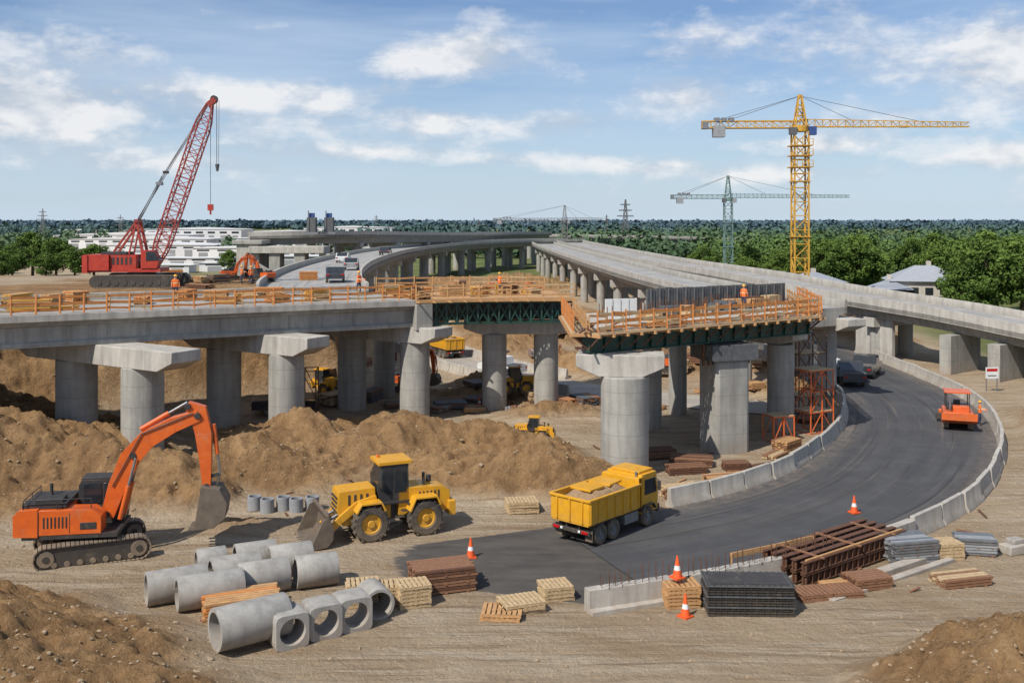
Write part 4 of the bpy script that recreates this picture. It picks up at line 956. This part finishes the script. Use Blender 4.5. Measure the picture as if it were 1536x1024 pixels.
# ------------------------------------------------------------------ workers
def worker(loc,rz,arm=0):
    par=empty('construction_worker',loc); par.rotation_euler=(0,0,rz)
    V=[(0,0,.95),(0,0,1.15),(0,0,1.38),(0,.0,1.52),(0,.01,1.62),(0,.01,1.72)]
    Rr=[.15,.14,.15,.06,.09,.085]; Ed=[(0,1),(1,2),(2,3),(3,4),(4,5)]
    for s in (-1,1):
        b=len(V); V+=[(s*.19,0,1.42),(s*.25,-.02-.1*arm,1.14+.02*arm),(s*.24,-.1-.28*arm,.92+.25*arm),(s*.24,-.12-.33*arm,.86+.25*arm)]; Rr+=[.065,.05,.038,.035]; Ed+=[(2,b),(b,b+1),(b+1,b+2),(b+2,b+3)]
        for f in range(5):
            V.append((s*(.215+.014*f),-.13-.33*arm-(.03 if f==0 else 0),.80-(.03 if 0<f<4 else 0)+.25*arm)); Rr.append(.009); Ed.append((b+3,len(V)-1))
        b=len(V); V+=[(s*.1,0,.88),(s*.13,-.06*s,.5),(s*.14,0.02*s,.09),(s*.15,-.14+.02*s,.05)]; Rr+=[.10,.068,.05,.045]; Ed+=[(0,b),(b,b+1),(b+1,b+2),(b+2,b+3)]
    me=bpy.data.meshes.new('body'); me.from_pydata(V,Ed,[])
    o=bpy.data.objects.new('body',me); scene.collection.objects.link(o); o.parent=par
    o.modifiers.new('skin','SKIN')
    for i,r in enumerate(Rr): me.skin_vertices[0].data[i].radius=(r,r)
    me.skin_vertices[0].data[0].use_root=True
    ssf=o.modifiers.new('sub','SUBSURF'); ssf.levels=1; ssf.render_levels=1
    if 'clothes' not in M:
        m,nt,p=newmat('work_clothes'); co=nd(nt,'ShaderNodeTexCoord').outputs['Object']; s=nd(nt,'ShaderNodeSeparateXYZ'); nt.links.new(co,s.inputs[0])
        r_=nd(nt,'ShaderNodeValToRGB'); r_.color_ramp.interpolation='CONSTANT'; e=r_.color_ramp.elements; e[0].color=(.05,.035,.02,1); e[1].position=.12/2; e[1].color=(.035,.045,.09,1)
        for pos,c in ((.92/2,(.75,.16,.02)),(1.18/2,(.65,.65,.5)),(1.22/2,(.75,.16,.02)),(1.5/2,(.45,.26,.18))): q=e.new(pos); q.color=(*c,1)
        nt.links.new(mathn(nt,'DIVIDE',s.outputs[2],2.0),r_.inputs[0]); nt.links.new(r_.outputs[0],p.inputs['Base Color']); M['clothes']=m
    me.materials.append(M['clothes'])
    mb=MB(); mb.lathe((0,0,1.70),(0,0,1),[(0,.15),(.03,.125),(.09,.10),(.13,.05),(.135,.001),(0,.001)],'yellow',16); mb.box((0,-.1,1.7),(.16,.12,.02),'yellow')
    mb.box((0,-.105,1.62),(.02,.03,.035),'skin'); mb.box((-.032,-.088,1.64),(.02,.01,.01),'black'); mb.box((.032,-.088,1.64),(.02,.01,.01),'black'); mb.box((0,-.088,1.575),(.045,.01,.01),'woodb')
    mb.obj('helmet_and_face',parent=par)
for p_,a,b in (((-24,71,9.4),.4,0),((-26.2,96.5,8.95),2,1),((-24.9,95,8.95),4,0),((-12,78,9.3),1,1),((34.4,73.2,.03),1.2,1),((17,73,8.56),2.6,0),((-1,80,9.1),2,1)):
    worker(p_,a,b)

# ------------------------------------------------------------------ vegetation
def quads(C,size,rg,N=None):
    n=len(C); a=rg.normal(size=(n,3))
    if N is not None: a=np.cross(N,a)
    a/=np.linalg.norm(a,axis=1,keepdims=True)+1e-9
    b=np.cross(a,rg.normal(size=(n,3))) if N is None else np.cross(N,a)+.35*rg.normal(size=(n,3))
    b/=np.linalg.norm(b,axis=1,keepdims=True)+1e-9
    s=(size*rg.uniform(.6,1.3,n))[:,None]; a=a*s;b=b*s*.8
    V=np.stack([C-a,C-b*.9,C+a,C+b],1).reshape(-1,3); return V,np.arange(4*n).reshape(n,4)
def treemesh(seed,H=12,leaf=.22,nc=75,npc=90):
    rg=np.random.default_rng(seed); W=H*.36
    cs=[];mbt=MB()
    mbt.cyl((0,0,-.3),(0,0,H*.3),H*.03,'bark',10,H*.022); mbt.cyl((0,0,H*.3),(rg.uniform(-.3,.3),0,H*.75),H*.022,'bark',8,H*.006)
    for k in range(nc):
        u=rg.normal(size=3); u/=np.linalg.norm(u); r=rg.random()**.4
        z=u[2]*r; prof=1.0-.3*max(0,z); c=np.array([u[0]*r*W*prof,u[1]*r*W*prof,H*.56+z*H*.38]); cs.append(c)
        if k%4==0:
            z0=rg.uniform(.22,.5)*H; mbt.cyl((0,0,z0),tuple(c),H*.009,'bark',5,H*.002)
    cs=np.array(cs); C=[];T=[];NN=[]
    for c in cs:
        rr=rg.uniform(.06,.13)*H; p=rg.normal(size=(npc,3)); p/=np.linalg.norm(p,axis=1,keepdims=True); NN.append(p.copy()+.4*rg.normal(size=p.shape)); p*=rg.uniform(.65,1.05,(npc,1))*rr; p[:,2]*=.72
        C.append(c+p); T.append(np.clip(rg.uniform(.1,.7)+p[:,2]/rr*.3,0,1))  # random clump tone plus painted shading: lighter on top, darker below
    C=np.concatenate(C);T=np.concatenate(T);NN=np.concatenate(NN); V,F=quads(C,leaf,rg,NN)
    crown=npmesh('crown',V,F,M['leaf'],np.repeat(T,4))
    return mbt,crown
variants=[]
for sd in range(4):
    mbt,crown=treemesh(sd+3); 
    tm=mbt.obj('trunk_tmp'); me_t=tm.data; bpy.data.objects.remove(tm); variants.append((me_t,crown))
def tree(x,y,h,k=None,z=None):
    k=random.randrange(4) if k is None else k; s=h/12
    par=empty('broadleaf_tree',(x,y,(Hz(x,y) if z is None else z)-.1)); par.rotation_euler=(0,0,random.random()*6.28); w=s*random.uniform(.95,1.3); par.scale=(w,w,s)
    for nme,me in (('trunk',variants[k][0]),('crown',variants[k][1])):
        o=bpy.data.objects.new(nme,me); scene.collection.objects.link(o); o.parent=par
for x,y,h in ((70,147,14.3),(75,146,13),(72,154,12),(80,152,14.5),(66.5,146,9),(86,165,14),(92,170,14),(60,190,12.8),(66,194,13.2),(70,200,12.5),(63,199,12),(84,196,11),(90,200,13),(98,205,13),(50,215,8),(43,222,7.5),(57,216,9),(88,140,15),(96,150,14),(106,170,13),(52,190,6),
    (76,215,12),(72,222,11.5),(80,228,12.5),(64,225,10.5),(90,225,12),(55,232,10),(98,230,13),(108,226,13),(118,235,13),(46,240,9),
    (-120,262,12),(-130,270,13),(-142,268,12),(-110,262,10),(-152,280,13),(-165,290,14),(-128,255,10),(-180,300,13),(-76,268,8),(-150,256,11),(-118,252,8),(-138,250,9),(-112,255,9),(-126,246,8)):
    tree(x,y,h)
def forest(name,pts,leafn,leafs,mat,vz=.3):
    C=[];T=[];NN=[];rg=rng
    for x,y,h in pts:
        n=leafn; u=rg.normal(size=(n,3)); u/=np.linalg.norm(u,axis=1,keepdims=True); NN.append(u+.35*rg.normal(size=u.shape)); u=u*rg.uniform(.75,1.05,(n,1))
        w=h*rg.uniform(.36,.65); b=rg.uniform(.8,1.0)
        lump=1+.22*np.sin(u[:,0]*5+x)*np.cos(u[:,1]*5+y)
        c=np.stack([x+u[:,0]*w*lump,y+u[:,1]*w*lump,h*.5+u[:,2]*h*.5*b*lump],1); C.append(c); T.append(np.clip(.4+u[:,2]*.3+rg.uniform(-.4,.4),0,1))  # crown colour painted lighter towards the top like daylight, plus random tone per tree
    C=np.concatenate(C);T=np.concatenate(T);NN=np.concatenate(NN); k=C[:,2]>h*.12; C=C[k];T=T[k];NN=NN[k]; V,F=quads(C,leafs,rg,NN)
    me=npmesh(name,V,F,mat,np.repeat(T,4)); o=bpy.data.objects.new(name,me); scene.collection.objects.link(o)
def band(n,y0,y1,x0,x1,h0,h1,gap=.0):
    out=[]
    for _ in range(n):
        y=random.uniform(y0,y1); x=random.uniform(x0,x1)*y
        g=float(fbm(np.array([x*.012]),np.array([y*.006]),3,90)[0])
        if g<gap: continue
        out.append((x,y,random.uniform(h0,h1)*random.choice((.5,.75,1,1.15))))
    return out
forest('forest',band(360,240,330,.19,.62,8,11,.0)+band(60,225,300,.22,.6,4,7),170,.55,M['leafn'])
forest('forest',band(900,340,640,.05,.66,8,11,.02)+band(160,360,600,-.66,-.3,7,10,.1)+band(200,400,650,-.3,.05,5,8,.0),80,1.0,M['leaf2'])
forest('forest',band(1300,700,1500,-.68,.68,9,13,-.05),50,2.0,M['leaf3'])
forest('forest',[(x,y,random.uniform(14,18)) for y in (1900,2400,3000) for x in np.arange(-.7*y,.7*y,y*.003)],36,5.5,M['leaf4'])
# ------------------------------------------------------------------ buildings
def shed(x,y,w,d,h,name='warehouse',wall='shed',roof='shed',rz=0,pitch=.08):
    mb=MB(); mb.box((0,0,h/2),(w,d,h),wall)
    mb.prism([(-w/2-.5,h+.01),(w/2+.5,h+.01),(0,h+w*pitch*.5+.01)],-d/2-.4,d/2+.4,roof)
    n=max(2,int(w/7))
    for k in range(n): mb.box((-w/2+w*(k+.5)/n,-d/2-.04,h*.32),(w/n*.45,.06,h*.6),'grey'); mb.box((-w/2+w*(k+.5)/n,-d/2-.04,h*.8),(w/n*.6,.06,h*.12),'glass')
    return mb.obj(name,(x,y,0),rz)
for x,y,w,d,h in ((-150,430,50,25,5),(-105,400,40,20,4.5),(-190,520,70,30,6),(-120,540,60,30,6),(-75,480,34,20,5),(-230,600,80,30,7),(-160,700,90,40,7),(-90,640,50,25,6),(-60,420,25,16,4),(-135,350,28,10,3.2),(-95,330,22,10,3),(-118,340,20,8,2.6),(-84,300,18,8,2.6),(-100,290,14,7,2.4),(-72,345,20,9,3),(-200,640,60,30,10),(-130,800,70,30,10)): shed(x,y,w,d,h,pitch=.04)
for k in range(22):
    y=random.uniform(380,1000); x=-y*random.uniform(.18,.44); shed(x,y,random.uniform(.03,.07)*y,14,random.uniform(4,9),pitch=.03,wall=random.choice(['shed','wall','shed']),roof=random.choice(['shed','shed','roof']))
shed(75,420,50,16,5,rz=.0,pitch=.03); shed(110,470,40,16,6,wall='wall',pitch=.04); shed(48,300,36,9,2.6,wall='wall',roof='roof',pitch=.03); shed(20,480,40,14,5,pitch=.03)
def house(x,y,rz,w=15,d=9,h=5.2,roofh=2.4):
    mb=MB(); mb.box((0,0,h/2),(w,d,h),'wall')
    e=.6; a,b=w/2+e,d/2+e; rdg=w/2-d/2
    mb.add([(-a,-b,h),(a,-b,h),(a,b,h),(-a,b,h),(-rdg,0,h+roofh),(rdg,0,h+roofh)],[(0,1,5,4),(1,2,5),(2,3,4,5),(3,0,4),(0,3,2,1)],'roof')
    for k in range(5):
        for z in (1.4,3.8): mb.box((-w/2+w*(k+.5)/5,-d/2-.02,z),(1.2,.08,1.2),'glass'); mb.box((-w/2+w*(k+.5)/5,-d/2-.04,z-.68),(1.5,.14,.1),'white')
    mb.box((w*.1,-d/2-.03,1.05),(1.0,.08,2.1),'woodb'); mb.box((rdg*.5,.6,h+roofh),(.7,.7,1.4),'wall')
    return mb.obj('house',(x,y,0),rz)
house(67.5,163,R(-12),11,8,5.4); house(61,161,R(-20),6,6,4.2,1.5); house(53,176,R(5),9,7,4.4,1.6)

# ------------------------------------------------------------------ world / sun / camera
sun_el=R(47); to_sun=Vector((-.66,-.75,0)).normalized()*math.cos(sun_el)+Vector((0,0,math.sin(sun_el)))
L=bpy.data.lights.new('sun','SUN'); L.energy=5.0; L.angle=R(.5); L.color=(1,.95,.87)
lo=bpy.data.objects.new('sun',L); scene.collection.objects.link(lo); lo.rotation_euler=to_sun.to_track_quat('Z','Y').to_euler()
w=bpy.data.worlds.new('World'); scene.world=w; w.use_nodes=True; nt=w.node_tree; bg=nt.nodes['Background']
sky=nd(nt,'ShaderNodeTexSky',sky_type='NISHITA'); sky.sun_disc=False; sky.sun_elevation=sun_el; sky.sun_rotation=math.atan2(to_sun.x,to_sun.y)
sky.air_density=1.0; sky.dust_density=.5; sky.ozone_density=2.5
STR=.09
dirn=nd(nt,'ShaderNodeTexCoord').outputs['Generated']
sep=nd(nt,'ShaderNodeSeparateXYZ'); nt.links.new(dirn,sep.inputs[0]); dx,dy,dz=sep.outputs
def cn(off,sc,stretch,detail=6,rough=.58,dist=0):
    mp=nd(nt,'ShaderNodeMapping'); mp.inputs[1].default_value=off; mp.inputs[3].default_value=stretch; nt.links.new(dirn,mp.inputs[0])
    return noise(nt,mp.outputs[0],sc,detail,rough,None,dist)
puff=cn((3.1,1.7,0),11,(1,1,1.9),6,.62); puffb=cn((3.1,1.7,.022*1.9),11,(1,1,1.9),3,.6)
band_=cn((.7,2.3,1.0),4.2,(1,1,4.5),5,.6); veil=cn((0,0,2),2.2,(1,1,7),4,.6)
bl=None
for cx,cz,rx,rz_,am in ((-.066,.165,.070,.026,.80),(-.43,.100,.13,.034,.68),(.04,.098,.075,.018,.56),(.175,.118,.065,.020,.66),(.47,.145,.10,.034,.66),(-.2,.118,.11,.022,.48),(-.53,.17,.09,.035,.55),(-.075,.095,.05,.016,.56),(.30,.072,.07,.012,.5),(.455,.060,.07,.011,.6),(-.33,.055,.10,.011,.48),(.12,.055,.10,.009,.5),(-.15,.068,.08,.011,.5),(.38,.098,.08,.016,.46),(-.25,.19,.12,.02,.2),(.25,.17,.12,.03,.2),(-.02,.062,.10,.01,.42),(.25,.045,.12,.008,.4)):
    a=mathn(nt,'DIVIDE',mathn(nt,'SUBTRACT',dx,cx),rx); b=mathn(nt,'DIVIDE',mathn(nt,'SUBTRACT',dz,cz),rz_)
    r2=mathn(nt,'ADD',mathn(nt,'MULTIPLY',a,a),mathn(nt,'MULTIPLY',b,b)); g=mathn(nt,'MULTIPLY',mathn(nt,'EXPONENT',mathn(nt,'MULTIPLY',r2,-1.0)),am)
    g=mathn(nt,'MULTIPLY',g,mathn(nt,'GREATER_THAN',dy,0)); bl=g if bl is None else mathn(nt,'ADD',bl,g)
pn=mathn(nt,'MULTIPLY',mathn(nt,'SUBTRACT',puff,.5),1.6)
base_=mathn(nt,'ADD',bl,mathn(nt,'MULTIPLY',mathn(nt,'SUBTRACT',band_,.5),1.3))
dens=ramp(nt,mathn(nt,'ADD',base_,pn),.12,.62)
dens=mathn(nt,'MULTIPLY',dens,ramp(nt,dz,0.008,.04))
lit=ramp(nt,mathn(nt,'ADD',mathn(nt,'SUBTRACT',puff,puffb),mathn(nt,'MULTIPLY',mathn(nt,'SUBTRACT',dens,.4),.10)),-.10,.12)
k=1/STR
ccol=mixc(nt,lit,tuple(q*k for q in (.54,.60,.69)),tuple(q*k for q in (.90,.90,.91)))
tint=mixc(nt,1.0,sky.outputs[0],(.80,.95,1.16),'MULTIPLY')
thin=mathn(nt,'MULTIPLY_ADD',ramp(nt,veil,.38,.70),.55,.10)
c1=mixc(nt,thin,tint,tuple(q*k for q in (.60,.72,.87)))
hz=ramp(nt,dz,.15,0.0); c1=mixc(nt,mathn(nt,'MULTIPLY',hz,.78),c1,tuple(q*k for q in (.60,.72,.85)))
c2=mixc(nt,mathn(nt,'MULTIPLY',dens,.88),c1,ccol)
nt.links.new(c2,bg.inputs[0]); bg.inputs[1].default_value=STR
cam=bpy.data.cameras.new('camera'); co_=bpy.data.objects.new('camera',cam); scene.collection.objects.link(co_)
co_.location=(0,0,15); co_.rotation_euler=(R(90),0,0); cam.lens=35; cam.sensor_width=36; cam.shift_y=-180/1536; cam.clip_start=.5; cam.clip_end=20000
scene.camera=co_
